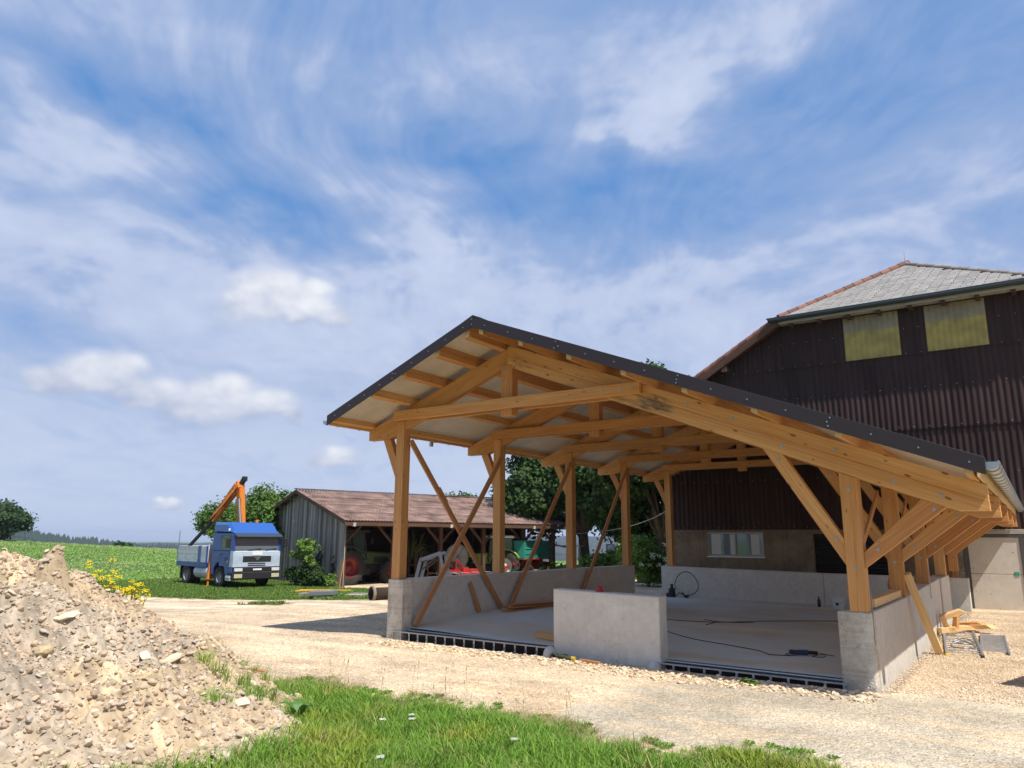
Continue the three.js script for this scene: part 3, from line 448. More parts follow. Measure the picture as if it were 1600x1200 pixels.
// ---------------------------------------------------------------- the big dark barn behind
{
  const barn = thing('barn', 'big dark brown barn clad in corrugated sheets with half hipped roof', 'barn', [0, 0, -15.45]);
  const X0 = -.4, X1 = 16.7, GY = 9.62, vergeY = (x) => Math.min(GY, x < 8.15 ? 7.03 + .594 * (x + .4) : 7.03 + .594 * (16.7 - x));
  // corrugated sheets, pitch 177 mm, three rows that overlap
  const pitch = .177, sheetW = pitch * 5, holes = [[6.33, 8.03, 8.02, 9.55], [8.82, 10.5, 8.02, 9.55]];
  function sheet(x0, x1, y0, y1, off, cut) {
    const n = Math.max(2, Math.round((x1 - x0) / pitch * 10)), P = [], U = [], I = [];
    for (let i = 0; i <= n; i++) { const x = mix(x0, x1, i / n), z = .014 * Math.cos(x / pitch * 2 * Math.PI) + off, yt = cut ? Math.min(y1, vergeY(x) - .02) : y1; for (const y of [y0, Math.max(y0 + .01, yt)]) { P.push(x, y, z + (y === y0 ? .012 : 0)); U.push(x, y); } }
    for (let i = 0; i < n; i++) { const a = i * 2; I.push(a, a + 2, a + 1, a + 1, a + 2, a + 3); }
    const g = new THREE.BufferGeometry(); g.setAttribute('position', new THREE.Float32BufferAttribute(P, 3)); g.setAttribute('uv', new THREE.Float32BufferAttribute(U, 2)); g.setIndex(I); g.computeVertexNormals(); return g;
  }
  const screws = [];
  const rows = [[2.33, 5.62, 0], [5.52, 8.06, .03], [7.96, GY, .06]];
  for (const [y0, y1, off] of rows) for (let x = X0; x < X1 - .1; x += sheetW) {
    const xe = Math.min(x + sheetW + .02, X1); if (vergeY(x) < y0 + .1 && vergeY(xe) < y0 + .1) continue;
    const o = off + (Math.round((x - X0) / sheetW) % 2) * .004, spans = []; let a = x;
    if (y0 > 7.9) { for (const [h0, h1] of holes) { if (h1 <= a || h0 >= xe) continue; if (h0 > a) spans.push([a, h0]); a = Math.max(a, h1); } if (a < xe) spans.push([a, xe]); } else spans.push([a, xe]);
    for (const [p, q] of spans) if (q - p > .03) part(barn, 'cladding_sheet', sheet(p, q, y0, y1, o, true), M.cladding);
    for (const dx of [.177, .62]) for (const yy of [y0 + .08, (y0 + y1) / 2 + .1]) if (vergeY(x + dx) > yy + .2) screws.push(new THREE.SphereGeometry(.013, 6, 4).translate(x + dx, yy, off + .04));
  }
  part(barn, 'cladding_screws', screws, M.zinc).userData = { kind: 'stuff' };
  // translucent corrugated window panels with lighter ribs
  const amber = phys({ map: tex(256, 256, (u, v, c) => { const t = sm(.60, .66, v + (fbm(u * 12, v * 6, 3) - .5) * .03), k = .86 + .28 * fbm(u * 7, v * 5, 4); c[0] = mix(182, 160, t) * k; c[1] = mix(158, 144, t) * k; c[2] = mix(74, 112, t) * k; }), roughness: .35, transmission: .15, thickness: 0 });
  for (const [a, b, c, d] of holes) { const n = Math.round((b - a) / .85 * 1), w = (b - a) / 2; for (let i = 0; i < 2; i++) { const g = sheet(a + i * w, a + (i + 1) * w + .01, c, d, .062 + i * .004, false), uv = g.attributes.uv; for (let k = 0; k < uv.count; k++) uv.setXY(k, (uv.getX(k) - a) / 2, (uv.getY(k) - c) / (d - c)); const o = part(barn, 'window_panel', g, amber); o.userData.label = 'yellowish translucent corrugated window panel'; } }
  part(barn, 'inner_wall', [bx(X0 + .1, X1 - .1, 2.3, 6.9, -.3, -.06, 0), bx(1.5, 14.8, 6.9, 7.98, -.3, -.06, 0), bx(4.0, 6.3, 7.98, 9.5, -.3, -.06, 0), bx(8.05, 8.8, 7.98, 9.5, -.3, -.06, 0), bx(10.55, 12.3, 7.98, 9.5, -.3, -.06, 0)], M.darkWood);
  // masonry below with window and dark shutter, door bay to the right
  { const R = (a, b, c, d) => [[a, c], [b, c], [b, d], [a, d]].map(([x, y]) => new THREE.Vector2(x, y)), sh = new THREE.Shape(R(X0 + .05, 8.95, -.3, 2.34)); sh.holes.push(new THREE.Path(R(1.08, 3.12, 1.40, 2.25)), new THREE.Path(R(4.8, 7.3, .9, 2.2))); part(barn, 'masonry', grain(new THREE.ExtrudeGeometry(sh, { depth: .37, bevelEnabled: false }).translate(0, 0, -.35), V(1, 0, 0)), M.plaster); }
  const win = part(barn, 'window', [bx(1.082, 3.118, 1.402, 1.45, -.12, .0, .004), bx(1.082, 3.118, 2.2, 2.248, -.12, .0, .004), bx(1.082, 1.13, 1.45, 2.2, -.12, .0, .004), bx(3.07, 3.118, 1.45, 2.2, -.12, .0, .004), bx(2.07, 2.12, 1.45, 2.2, -.12, .002, .004)], std({ color: rgb(176, 172, 160), roughness: .6 }));
  const pg = phys({ color: rgb(120, 132, 142), roughness: .06, clearcoat: 1, clearcoatRoughness: .03 });
  part(win, 'pane', bx(1.13, 2.07, 1.45, 2.2, -.075, -.065, 0), pg); part(win, 'pane', bx(2.12, 3.07, 1.45, 2.2, -.075, -.065, 0), pg); part(win, 'sill', bx(1.05, 3.15, 1.36, 1.40, -.1, .07, .005), M.white);
  for (const [a, b] of [[1.2, 1.55], [2.65, 2.95], [1.9, 2.05]]) part(win, 'curtain', bx(a, b, 1.47, 2.18, -.064, -.06, 0), std({ color: rgb(206, 206, 200), roughness: .9 }));
  const sh = part(barn, 'shutter', bx(4.802, 7.298, .902, 2.198, -.2, -.1, 0), M.black); for (let y = .95; y < 2.15; y += .11) part(sh, 'slat', beam(V(4.82, y, -.07), V(7.28, y, -.07), .02, .09, .003, V(0, .8, .6)), std({ color: rgb(40, 34, 32), roughness: .7 }));
  // sectional door bay
  part(barn, 'door_post', bx(8.952, 9.16, -.3, 2.34, -.35, .03, .01), M.concreteOld); part(barn, 'door_post', bx(14.0, 14.3, -.3, 2.34, -.35, .02, .01), M.concreteOld); part(barn, 'masonry', bx(14.302, X1 - .05, -.3, 2.34, -.35, .02, .01), M.plaster);
  part(barn, 'door_frame', [bx(9.162, 9.29, -.1, 2.2, -.12, .05, .004), bx(9.29, 13.99, 2.1, 2.2, -.12, .05, .004), bx(10.62, 10.74, -.1, 2.1, -.1, .045, .004)], std({ color: rgb(86, 88, 90), roughness: .5, metalness: .3 }));
  part(barn, 'lintel', bx(8.96, 14.0, 2.202, 2.34, -.3, .06, .004), M.oldWood);
  for (const [a, b] of [[9.292, 10.618], [10.742, 12.3], [12.304, 13.99]]) for (const [c, d] of [[-.02, 1.02], [1.03, 2.098]]) part(barn, 'door_panel', bx(a, b, c, d, -.06, .015, .008), M.whiteBoard);
  part(barn, 'door_latch', bx(10.4, 10.52, .98, 1.1, .016, .03, .002), std({ color: rgb(60, 150, 120), roughness: .4 })).userData.label = 'green latch on the pale door';
  // roof: two slopes, half hip in front
  const AP = V(8.15, 12.0, -2.75), HL = V(4.25, 9.75, .55), HR = V(12.05, 9.75, .55), RB = V(8.15, 12.0, -34), tiles = std({ map: tex(512, 512, (u, v, c) => { const a = fbm(u * 9, v * 9, 4, 9, 9), f = hash2(u * 90, v * 90), k = .8 + (a - .5) * .6 + (f - .5) * .3; c[0] = 148 * k; c[1] = 82 * k; c[2] = 64 * k; }, { rx: 1, ry: 1 }), roughness: .85 });
  const EL = V(-.75, 6.83, .45), ELb = V(-.75, 6.83, -34), ER = V(17.05, 6.83, .45), ERb = V(17.05, 6.83, -34);
  const quad = (a, b, c, d, th) => { const n = V().crossVectors(b.clone().sub(a), c.clone().sub(a)).normalize().multiplyScalar(th), P = [], lo = [a, b, c, d], hi = lo.map((p) => p.clone().sub(n)), f = (p, q, r, s) => { for (const w of [p, q, r, p, r, s]) P.push(w.x, w.y, w.z); }; f(...lo); f(hi[3], hi[2], hi[1], hi[0]); for (let i = 0; i < 4; i++) { const j = (i + 1) % 4; f(hi[i], hi[j], lo[j], lo[i]); } const g = new THREE.BufferGeometry(); g.setAttribute('position', new THREE.Float32BufferAttribute(P, 3)); g.computeVertexNormals(); return grain(g, V(0, 0, 1)); };
  part(barn, 'roof_slope', [quad(EL, HL, AP, AP.clone().add(V(-.01, -.01, -.01)), .12), quad(EL, AP, RB, ELb, .12)], tiles); part(barn, 'roof_slope', [quad(ER, AP, HR, HR.clone().add(V(.01, 0, 0)), .12), quad(ER, ERb, RB, AP, .12)], tiles);
  const hip = part(barn, 'hip_roof', quad(HL, HR, AP, AP.clone().add(V(-.005, 0, 0)), .1), std({ color: rgb(120, 116, 106), roughness: .9 }));
  // slates in courses on the half hip
  const slateM = [[150, 146, 140], [142, 138, 133], [135, 131, 127], [146, 141, 134]].map((c, i) => std({ map: tex(128, 128, (u, v, o) => { const k = .86 + .3 * fbm(u * 6 + i * 3, v * 6, 4); o[0] = c[0] * k; o[1] = c[1] * k; o[2] = c[2] * k; }), roughness: .85 }));
  const upv = AP.clone().sub(V(8.15, 9.75, .55)), SL = upv.length(), un = upv.clone().normalize(), nn = V(0, un.z * -1, un.y).normalize(); if (nn.y < 0) nn.negate();
  const sg = bx(-.157, .157, 0, .31, 0, .012, .003), basis = new THREE.Matrix4().makeBasis(V(1, 0, 0), un.clone().multiplyScalar(1).addScaledVector(nn, -.03).normalize(), nn), r = RNG(4);
  for (let row = 0; row * .215 < SL - .15; row++) { const s = row * .215, hw = 3.9 * (1 - (s + .2) / SL); for (let x = -hw + (row % 2) * .165; x < hw; x += .33) { const o = part(hip, 'slate', sg, slateM[(r() * 4) | 0]); const p = V(8.15 + x, 9.75, .55).addScaledVector(un, s - .02).addScaledVector(nn, .035 + r() * .006); o.matrixAutoUpdate = true; o.quaternion.setFromRotationMatrix(basis); o.position.copy(p); o.rotateZ((r() - .5) * .02); } }
  // half round ridge tiles along hips and verge
  function capTiles(a, b, step, rad, mats) { const d = b.clone().sub(a), n = Math.round(d.length() / step), dir = d.clone().normalize(), g = flat(new THREE.CylinderGeometry(rad * .86, rad, step * 1.12, 10, 1, false, 0, Math.PI * 2)); for (let i = 0; i < n; i++) { const o = part(barn, 'ridge_tile', g, mats[i % mats.length]); o.position.copy(a).addScaledVector(dir, (i + .5) * step); o.quaternion.setFromUnitVectors(V(0, 1, 0), dir); } }
  const red = [[132, 90, 76], [114, 78, 68], [144, 102, 88]].map((c) => std({ color: rgb(...c), roughness: .85 })), grey = [std({ color: rgb(150, 140, 128), roughness: .9 }), std({ color: rgb(136, 120, 108), roughness: .9 })];
  capTiles(HL.clone().add(V(.05, .08, -.1)), AP.clone().add(V(0, .05, 0)), .4, .13, red); capTiles(HR.clone().add(V(0, .06, -.1)), AP.clone().add(V(0, .05, 0)), .38, .1, grey); capTiles(AP.clone().add(V(0, .05, 0)), AP.clone().add(V(0, .05, -4)), .4, .11, grey);
  capTiles(EL.clone().add(V(-.02, .1, -.12)), HL.clone().add(V(.1, .12, -.12)), .32, .13, red); capTiles(ER.clone().add(V(.02, .1, -.12)), HR.clone().add(V(-.1, .12, -.12)), .34, .13, red);
  part(barn, 'barge_board', beam(EL.clone().add(V(0, -.16, .0)), HL.clone().add(V(0, -.14, .0)), .05, .2, .004), M.darkWood); part(barn, 'barge_board', beam(ER.clone().add(V(0, -.16, .0)), HR.clone().add(V(0, -.14, .0)), .05, .2, .004), M.darkWood);
  part(barn, 'soffit', [quad(V(-.7, 6.72, .42), V(-.7, 6.72, .04), V(4.2, 9.58, .04), V(4.2, 9.58, .42), .02), bx(4.2, 12.1, 9.60, 9.63, .0, .5, 0)], M.oldWood);
  part(barn, 'soffit_board', bx(4.25, 12.05, 9.56, 9.7, .5, .53, .004), M.oldWood);
  for (let x = 4.6; x < 12; x += .95) part(barn, 'rafter_end', bx(x, x + .12, 9.46, 9.598, .06, .48, .004), M.darkWood);
  part(barn, 'purlin_end', bx(2.1, 2.3, 8.08, 8.3, .04, .5, .006), M.darkWood);
  part(barn, 'gutter', [cyl(V(3.95, 9.72, .62), V(12.3, 9.72, .62), .085, .085, 14), bx(3.9, 12.3, 9.76, 9.80, .53, .7, .004)], std({ color: rgb(58, 66, 70), roughness: .45, metalness: .3 }));
  part(barn, 'lightning_rod', cyl(AP.clone(), AP.clone().add(V(0, .55, 0)), .012, .006, 6), M.steel);
  part(barn, 'side_wall', [bx(X0, X0 + .25, -.3, 6.8, -33.5, -.36, 0), bx(X1 - .25, X1, -.3, 6.8, -33.5, -.36, 0), bx(X0, X1, -.3, 6.8, -33.8, -33.5, 0)], M.darkWood);
  part(barn, 'downpipe', cyl(V(16.2, 0, .12), V(16.2, 6.8, .12), .05, .05, 10), M.zinc);
}

// ---------------------------------------------------------------- the old machine shed
const SA = 74 * Math.PI / 180, SU = V(Math.cos(SA), 0, -Math.sin(SA)), SW = V(-Math.sin(SA), 0, -Math.cos(SA)), SO = V(-17.6, -.45, -15.0);
const shedAt = (u, w, y = 0) => SO.clone().addScaledVector(SU, u).addScaledVector(SW, w).add(V(0, y, 0));
{
  const shed = thing('machine_shed', 'old grey wooden machine shed with brown corrugated roof and open front', 'shed', [SO.x, SO.y, SO.z], SA - Math.PI / 2);
  // local axes: -z along the open front, -x into the depth
  const L = 14.6, Wd = 11, EH = 3.42, RH = 4.98, ry = (x) => EH + (RH - EH) * (1 - Math.abs(-x - Wd / 2) / (Wd / 2)), r = RNG(8);
  const roofTex = tex(512, 512, (u, v, c) => { const a = fbm(u * 10, v * 10, 4, 10, 10), b = fbm(u * 40, v * 6, 3, 40, 6), f = hash2(u * 512, v * 512), k = .84 + (a - .5) * .5 + (b - .5) * .4 + (f - .5) * .15, l = sm(.6, .75, fbm(u * 16, v * 16, 3, 16, 16)) * .5; c[0] = mix(156, 170, l) * k; c[1] = mix(126, 152, l) * k; c[2] = mix(112, 138, l) * k; }, { rx: .2, ry: .2 });
  const roofM = std({ map: roofTex, roughness: .9 });
  function corr(x0, x1, z0, z1, up) { // corrugated sheet row; waves run down the slope
    const n = Math.round((z1 - z0) / .177 * 6), P = [], U = [], I = []; for (let i = 0; i <= n; i++) { const z = mix(z0, z1, i / n), d = .028 * Math.cos(z / .177 * 2 * Math.PI); for (const x of [x0, x1]) { P.push(x, ry(x) + d + up + .06 + (x === x0 ? .014 : 0), z); U.push(x, z); } }
    for (let i = 0; i < n; i++) { const a = i * 2; I.push(a, a + 1, a + 2, a + 1, a + 3, a + 2); } const g = new THREE.BufferGeometry(); g.setAttribute('position', new THREE.Float32BufferAttribute(P, 3)); g.setAttribute('uv', new THREE.Float32BufferAttribute(U, 2)); g.setIndex(I); g.computeVertexNormals(); return g;
  }
  for (let k = 0; k < 4; k++) { const a = .75 - k * 1.5, b = Math.max(a - 1.56, -5.5); part(shed, 'roof_sheet', corr(a, b, -L - .3, .42, k * .012), roofM); }
  for (let k = 0; k < 4; k++) { const a = -11.6 + k * 1.5, b = Math.min(a + 1.56, -5.5); part(shed, 'roof_sheet', corr(a, b, -L - .3, .42, k * .012), roofM); }
  part(shed, 'ridge_cap', beam(V(-5.5, RH + .14, .45), V(-5.5, RH + .14, -L - .3), .34, .05), roofM);
  part(shed, 'verge_board', [beam(V(.75, ry(.75) - .02, .44), V(-5.5, RH - .02, .44), .04, .2), beam(V(-5.5, RH - .02, .44), V(-11.6, ry(-11.6) - .02, .44), .04, .2)], M.darkWood);
  part(shed, 'verge_board', [beam(V(.75, ry(.75) - .02, -L - .3), V(-5.5, RH - .02, -L - .3), .04, .2), beam(V(-5.5, RH - .02, -L - .3), V(-11.6, ry(-11.6) - .02, -L - .3), .04, .2)], M.darkWood);
  part(shed, 'eave_board', bx(.66, .70, 3.02, 3.2, -L - .25, .4, .004), M.darkWood);
  // plank gable: each board its own width and tone
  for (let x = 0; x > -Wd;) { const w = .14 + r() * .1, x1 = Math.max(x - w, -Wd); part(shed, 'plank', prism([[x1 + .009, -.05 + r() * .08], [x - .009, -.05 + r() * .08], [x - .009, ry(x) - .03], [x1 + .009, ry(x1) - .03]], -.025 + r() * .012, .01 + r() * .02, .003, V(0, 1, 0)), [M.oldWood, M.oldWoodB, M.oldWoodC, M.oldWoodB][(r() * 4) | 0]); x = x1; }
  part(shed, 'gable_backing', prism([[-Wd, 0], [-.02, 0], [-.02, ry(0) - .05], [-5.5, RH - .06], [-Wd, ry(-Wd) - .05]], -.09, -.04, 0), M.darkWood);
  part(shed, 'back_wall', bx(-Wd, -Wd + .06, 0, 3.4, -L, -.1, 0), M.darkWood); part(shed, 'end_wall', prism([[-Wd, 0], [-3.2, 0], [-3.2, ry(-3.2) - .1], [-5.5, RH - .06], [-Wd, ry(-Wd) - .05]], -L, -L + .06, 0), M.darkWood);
  for (const u of [.12, 3.0, 6.0, 9.0, 12.0, L - .12]) {
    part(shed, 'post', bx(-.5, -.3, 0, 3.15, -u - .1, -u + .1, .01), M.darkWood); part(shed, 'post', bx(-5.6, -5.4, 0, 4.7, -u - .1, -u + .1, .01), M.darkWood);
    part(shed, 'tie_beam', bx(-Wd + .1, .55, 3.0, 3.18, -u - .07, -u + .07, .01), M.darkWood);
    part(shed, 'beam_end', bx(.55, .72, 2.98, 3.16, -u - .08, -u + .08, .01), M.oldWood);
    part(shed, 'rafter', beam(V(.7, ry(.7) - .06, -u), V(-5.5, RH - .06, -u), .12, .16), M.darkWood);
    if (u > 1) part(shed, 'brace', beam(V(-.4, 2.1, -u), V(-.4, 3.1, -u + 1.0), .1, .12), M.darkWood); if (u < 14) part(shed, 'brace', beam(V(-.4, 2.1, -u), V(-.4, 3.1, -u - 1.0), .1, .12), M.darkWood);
  }
  part(shed, 'wall_plate', bx(-.48, -.32, 3.19, 3.34, -L, 0, .01), M.darkWood);
  part(shed, 'lean_to', [beam(V(-1.2, 1.9, -L - 1.7), V(-1.2, 2.15, -L), .1, .1), beam(V(.2, 0, -L - 1.6), V(.2, 1.9, -L - 1.6), .12, .12), beam(V(-2.6, 0, -L - 1.6), V(-2.6, 1.9, -L - 1.6), .12, .12), beam(V(.35, 1.98, -L - 1.0), V(-2.8, 1.98, -L - 1.0), 1.8, .05)], M.oldWood);
  part(shed, 'loose_plank', beam(V(.12, 0, .3), V(.05, 1.3, .08), .16, .03, .003, V(0, 0, 1)), M.board);
}
// ---------------------------------------------------------------- wheels and machines
const tyreCache = new Map();
function wheel(parent, name, x, y, z, R, w, rimM, lugs = 0, rimR = .58) { // axis along z
  const g = part(parent, name, tyre(R, w, lugs, rimR), M.rubber); g.position.set(x, y, z);
  const rr = R * rimR, pts = [[rr * .98, -w * .42], [rr * .9, -w * .3], [rr * .82, -w * .05], [rr * .3, w * .05], [rr * .28, w * .2], [.01, w * .22]].map(([a, b]) => new THREE.Vector2(a, b));
  part(g, 'rim', [flat(new THREE.LatheGeometry(pts, 24).rotateX(Math.PI / 2)), flat(new THREE.LatheGeometry(pts, 24).rotateX(-Math.PI / 2))], rimM); return g;
}
function tyre(R, w, lugs, rimR) {
  const key = [R, w, lugs, rimR].join(); if (tyreCache.has(key)) return tyreCache.get(key);
  const k = R * rimR, pts = [[k, -w * .44], [k + (R - k) * .35, -w * .5], [R * .93, -w * .46], [R * .985, -w * .3], [R, 0], [R * .985, w * .3], [R * .93, w * .46], [k + (R - k) * .35, w * .5], [k, w * .44], [k * .97, w * .3], [k * .97, -w * .3], [k, -w * .44]].map(([a, b]) => new THREE.Vector2(a, b));
  const L = [flat(new THREE.LatheGeometry(pts, 36).rotateX(Math.PI / 2))];
  for (let i = 0; i < lugs; i++) for (const s of [-1, 1]) { const a = (i + (s > 0 ? .5 : 0)) / lugs * Math.PI * 2, b = bx(-.035 * R / .8, .035 * R / .8, R * .95, R * 1.045, -.01, w * .5, .004); b.rotateX(0); b.applyMatrix4(new THREE.Matrix4().makeRotationY(s > 0 ? .7 : Math.PI - .7)); b.rotateZ(a); L.push(b); }
  const g = join(L); tyreCache.set(key, g); return g;
}
function tractor(label, pos, turn, c, sc = 1) { // nose towards +x
  const t = thing('tractor', label, 'tractor', pos, turn); t.scale.setScalar(sc);
  const body = std({ color: rgb(...c.body), roughness: .35 }), rim = std({ color: rgb(...c.rim), roughness: .5 }), dark = M.black;
  for (const z of [-.78, .78]) { wheel(t, 'rear_wheel', -1.25, .85, z, .85, .5, rim, 16, .56); wheel(t, 'front_wheel', 1.25, .58, z * .95, .58, .38, rim, 14, .54); part(t, 'fender', tube(Array.from({ length: 9 }, (_, i) => { const a = .15 + i / 8 * 2.5; return V(-1.25 + Math.cos(a) * .98, .85 + Math.sin(a) * .98, z * .95); }), .05, 20, 8).scale(1, 1, 1), body); part(t, 'fender_panel', prism(Array.from({ length: 14 }, (_, i) => { const a = .1 + i / 13 * 2.6; return [-1.25 + Math.cos(a) * .96, .85 + Math.sin(a) * .96]; }), z * .62 - .03, z * .62 + .03, .004), body); }
  part(t, 'chassis', [bx(-1.6, 1.7, .5, .95, -.28, .28, .03), bx(1.05, 1.45, .45, .68, -.6, .6, .02), bx(-1.5, -1.0, .65, 1.05, -.6, .6, .02), bx(-.6, .2, .45, .8, -.55, .55, .03)], dark);
  const hood = part(t, 'hood', prism([[-.2, .95], [1.75, .95], [1.85, 1.15], [1.78, 1.42], [1.5, 1.5], [-.2, 1.62]], -.36, .36, .06), body); part(hood, 'grille', bx(1.8, 1.86, 1.0, 1.35, -.26, .26, .01), dark); part(hood, 'side_vent', [bx(.5, 1.4, 1.05, 1.32, .358, .366, 0), bx(.5, 1.4, 1.05, 1.32, -.366, -.358, 0)], dark);
  for (const z of [-.2, .2]) part(hood, 'headlight', new THREE.SphereGeometry(.07, 10, 8).scale(.5, 1, 1.2).translate(1.82, 1.38, z), M.white);
  const post = (a, b) => beam(a, b, .07, .07, .01), cab = part(t, 'cab_frame', [post(V(-.15, 1.2, .68), V(-.3, 2.5, .62)), post(V(-.15, 1.2, -.68), V(-.3, 2.5, -.62)), post(V(-1.0, 1.6, .72), V(-1.05, 2.5, .66)), post(V(-1.0, 1.6, -.72), V(-1.05, 2.5, -.66)), post(V(-1.75, 1.5, .6), V(-1.65, 2.5, .58)), post(V(-1.75, 1.5, -.6), V(-1.65, 2.5, -.58)), bx(-1.75, -.15, 1.0, 1.22, -.66, .66, .03)], dark);
  const gl = phys({ color: rgb(58, 74, 76), roughness: .06, clearcoat: 1, clearcoatRoughness: .04 });
  part(cab, 'side_glass', bx(-1.65, -.28, 1.25, 2.48, .63, .64, 0), gl); part(cab, 'side_glass', bx(-1.65, -.28, 1.25, 2.48, -.64, -.63, 0), gl); part(cab, 'windscreen', beam(V(-.19, 1.62, 0), V(-.28, 2.48, 0), 1.22, .012, .001, V(1, 0, 0)), gl);
  part(t, 'cab_roof', prism([[-1.85, 2.5], [-.05, 2.5], [.0, 2.56], [-.1, 2.66], [-1.75, 2.66]], -.76, .76, .04), c.roof ? std({ color: rgb(...c.roof), roughness: .4 }) : dark);
  part(t, 'exhaust', cyl(V(.2, 1.5, -.5), V(.2, 2.5, -.5), .05, .05, 10), M.steel); part(t, 'mirror', [cyl(V(-.2, 2.1, .66), V(-.1, 2.1, 1.0), .015, .015, 6), bx(-.12, -.06, 1.95, 2.25, .92, 1.08, .01)], dark); part(t, 'front_weight', bx(1.86, 2.1, .6, .95, -.4, .4, .03), dark);
  return t;
}
const faceU = Math.atan2(-SU.z, SU.x); // turn that points +x along the open front
{
  const p = (u, w) => { const q = shedAt(u, w); return [q.x, q.y, q.z]; };
  tractor('dark green tractor with red wheel hubs at the near end of the shed', p(2.1, 2.2), faceU + .12, { body: [64, 84, 52], rim: [128, 40, 32] }, 1.08);
  tractor('lime green tractor with white cab roof beside the green trailer', p(10.6, 2.1), faceU + 2.3, { body: [150, 176, 44], rim: [196, 200, 190], roof: [222, 224, 220] }, .98);
  { // grey loader frame
    const t = thing('front_loader', 'grey steel front loader arm standing behind the low wall', 'loader', p(5.0, -.3), faceU - .9), m = std({ color: rgb(92, 98, 108), metalness: .4, roughness: .5 });
    for (const z of [-.5, .5]) { part(t, 'arm', [beam(V(-.9, .05, z), V(-.55, 1.55, z), .12, .2), beam(V(-.6, 1.5, z), V(.75, 1.95, z), .12, .22), beam(V(.7, 1.95, z), V(1.0, .6, z), .1, .16)], m); part(t, 'cylinder', cyl(V(-.5, .9, z * .9), V(.55, 1.75, z * .9), .05, .05, 8), M.black); }
    part(t, 'cross_tube', [cyl(V(-.55, 1.5, -.5), V(-.55, 1.5, .5), .06, .06, 8), cyl(V(.75, 1.9, -.5), V(.75, 1.9, .5), .06, .06, 8), cyl(V(1, .6, -.6), V(1, .6, .6), .05, .05, 8)], m); part(t, 'bucket_plate', bx(1.0, 1.06, .1, .8, -.7, .7, .01), m); t.scale.setScalar(.85);
  }
  { // red hay tedder with rows of tines
    const t = thing('hay_tedder', 'red hay tedder with slanted steel tines in the shed', 'farm implement', p(7.5, .5), faceU + .15), r = RNG(3);
    part(t, 'frame', [beam(V(-1.4, .75, 0), V(1.4, .75, 0), .14, .14), beam(V(0, .75, 0), V(0, .9, -1.4), .12, .12), beam(V(-.5, .75, 0), V(-.5, 1.45, .1), .1, .1), beam(V(.5, .75, 0), V(-.5, 1.45, .1), .08, .08), bx(.35, 1.25, .35, .85, -.1, .5, .03), bx(-.2, .3, .4, .95, .1, .5, .03)], M.red);
    for (let k = 0; k < 4; k++) { const cx = -1.5 + k * 1.0, o = part(t, 'rotor', cyl(V(cx, .5, .35), V(cx, .8, .35), .09, .09, 10), M.red); for (let i = 0; i < 6; i++) { const a = i / 6 * 6.283 + k, q = V(cx + Math.cos(a) * .75, .62, .35 + Math.sin(a) * .75); part(o, 'tine', [cyl(V(cx, .68, .35), q, .02, .02, 5), cyl(q, q.clone().add(V(.1, -.5, .1)), .014, .012, 5)], M.galv); } }
    for (const x of [-1.1, 1.1]) wheel(t, 'wheel', x, .25, .2, .25, .16, M.galv, 0, .5); t.scale.setScalar(.85);
  }
  { // slanted tine rake
    const t = thing('tine_rake', 'rusty rake with long slanted tines between the shed posts', 'farm implement', p(6.9, 1.6), faceU), m = std({ color: rgb(120, 86, 76), roughness: .8 });
    part(t, 'bar', [beam(V(-1, 1.3, 0), V(1, 1.0, 0), .09, .09), beam(V(-1, .5, .2), V(1, .45, .2), .08, .08), beam(V(-.9, 0, 0), V(-.9, 1.3, 0), .08, .08), beam(V(.9, 0, 0), V(.9, 1.05, 0), .08, .08)], m); for (let i = 0; i < 12; i++) part(t, 'tine', tube([V(-.95 + i * .16, 1.3 - i * .022, 0), V(-.75 + i * .16, 1.0, .25), V(-.45 + i * .16, .35, .42)], .014, 8, 5), m);
  }
  { const t = thing('round_disc', 'pale grey round steel drum wheel standing upright in the shed', 'machine part', p(8.1, 1.7), faceU - .1), m = std({ color: rgb(176, 178, 172), roughness: .6 });
    part(t, 'disc', [flat(new THREE.LatheGeometry([[.02, .12], [.5, .1], [.72, .02], [.78, -.06], [.74, -.1], [.02, -.02]].map(([a, b]) => new THREE.Vector2(a, b)), 28).rotateX(Math.PI / 2).translate(0, 1.35, 0))], m); part(t, 'hub', cyl(V(0, 1.35, -.1), V(0, 1.35, .22), .12, .1, 12), M.steel); for (let i = 0; i < 6; i++) { const a = i / 6 * 6.283; part(t, 'spoke', beam(V(Math.cos(a) * .1, 1.35 + Math.sin(a) * .1, .125), V(Math.cos(a) * .6, 1.35 + Math.sin(a) * .6, .1), .05, .02), M.steel); } part(t, 'stand', [beam(V(0, 0, -.3), V(0, 1.3, -.12), .1, .1), beam(V(-.5, .05, -.3), V(.5, .05, -.3), .1, .1), beam(V(0, .04, -.4), V(0, .04, .4), .1, .08)], M.black); }
  { // green tipping trailer on red chassis
    const t = thing('tipping_trailer', 'turquoise green farm trailer on a red chassis', 'trailer', p(13.1, 1.3), faceU + .35), g = std({ color: rgb(46, 138, 122), roughness: .6 });
    part(t, 'tailboard', bx(1.5, 1.56, 1.25, 2.3, -.85, .85, .01), g); for (const z of [-.85, .79]) part(t, 'side_board', bx(-1.8, 1.5, 1.25, 2.3, z, z + .06, .01), g); part(t, 'front_board', bx(-1.86, -1.8, 1.25, 2.3, -.85, .85, .01), g);
    for (const x of [-1.8, -.7, .4, 1.5]) for (const z of [-.9, .85]) part(t, 'stake', bx(x - .05, x + .05, 1.2, 2.34, z, z + .05, .006), g); for (const y of [1.5, 1.8, 2.08]) part(t, 'rib', [bx(-1.8, 1.5, y, y + .05, .85, .89, .006), bx(1.56, 1.6, y, y + .05, -.85, .85, .006)], g);
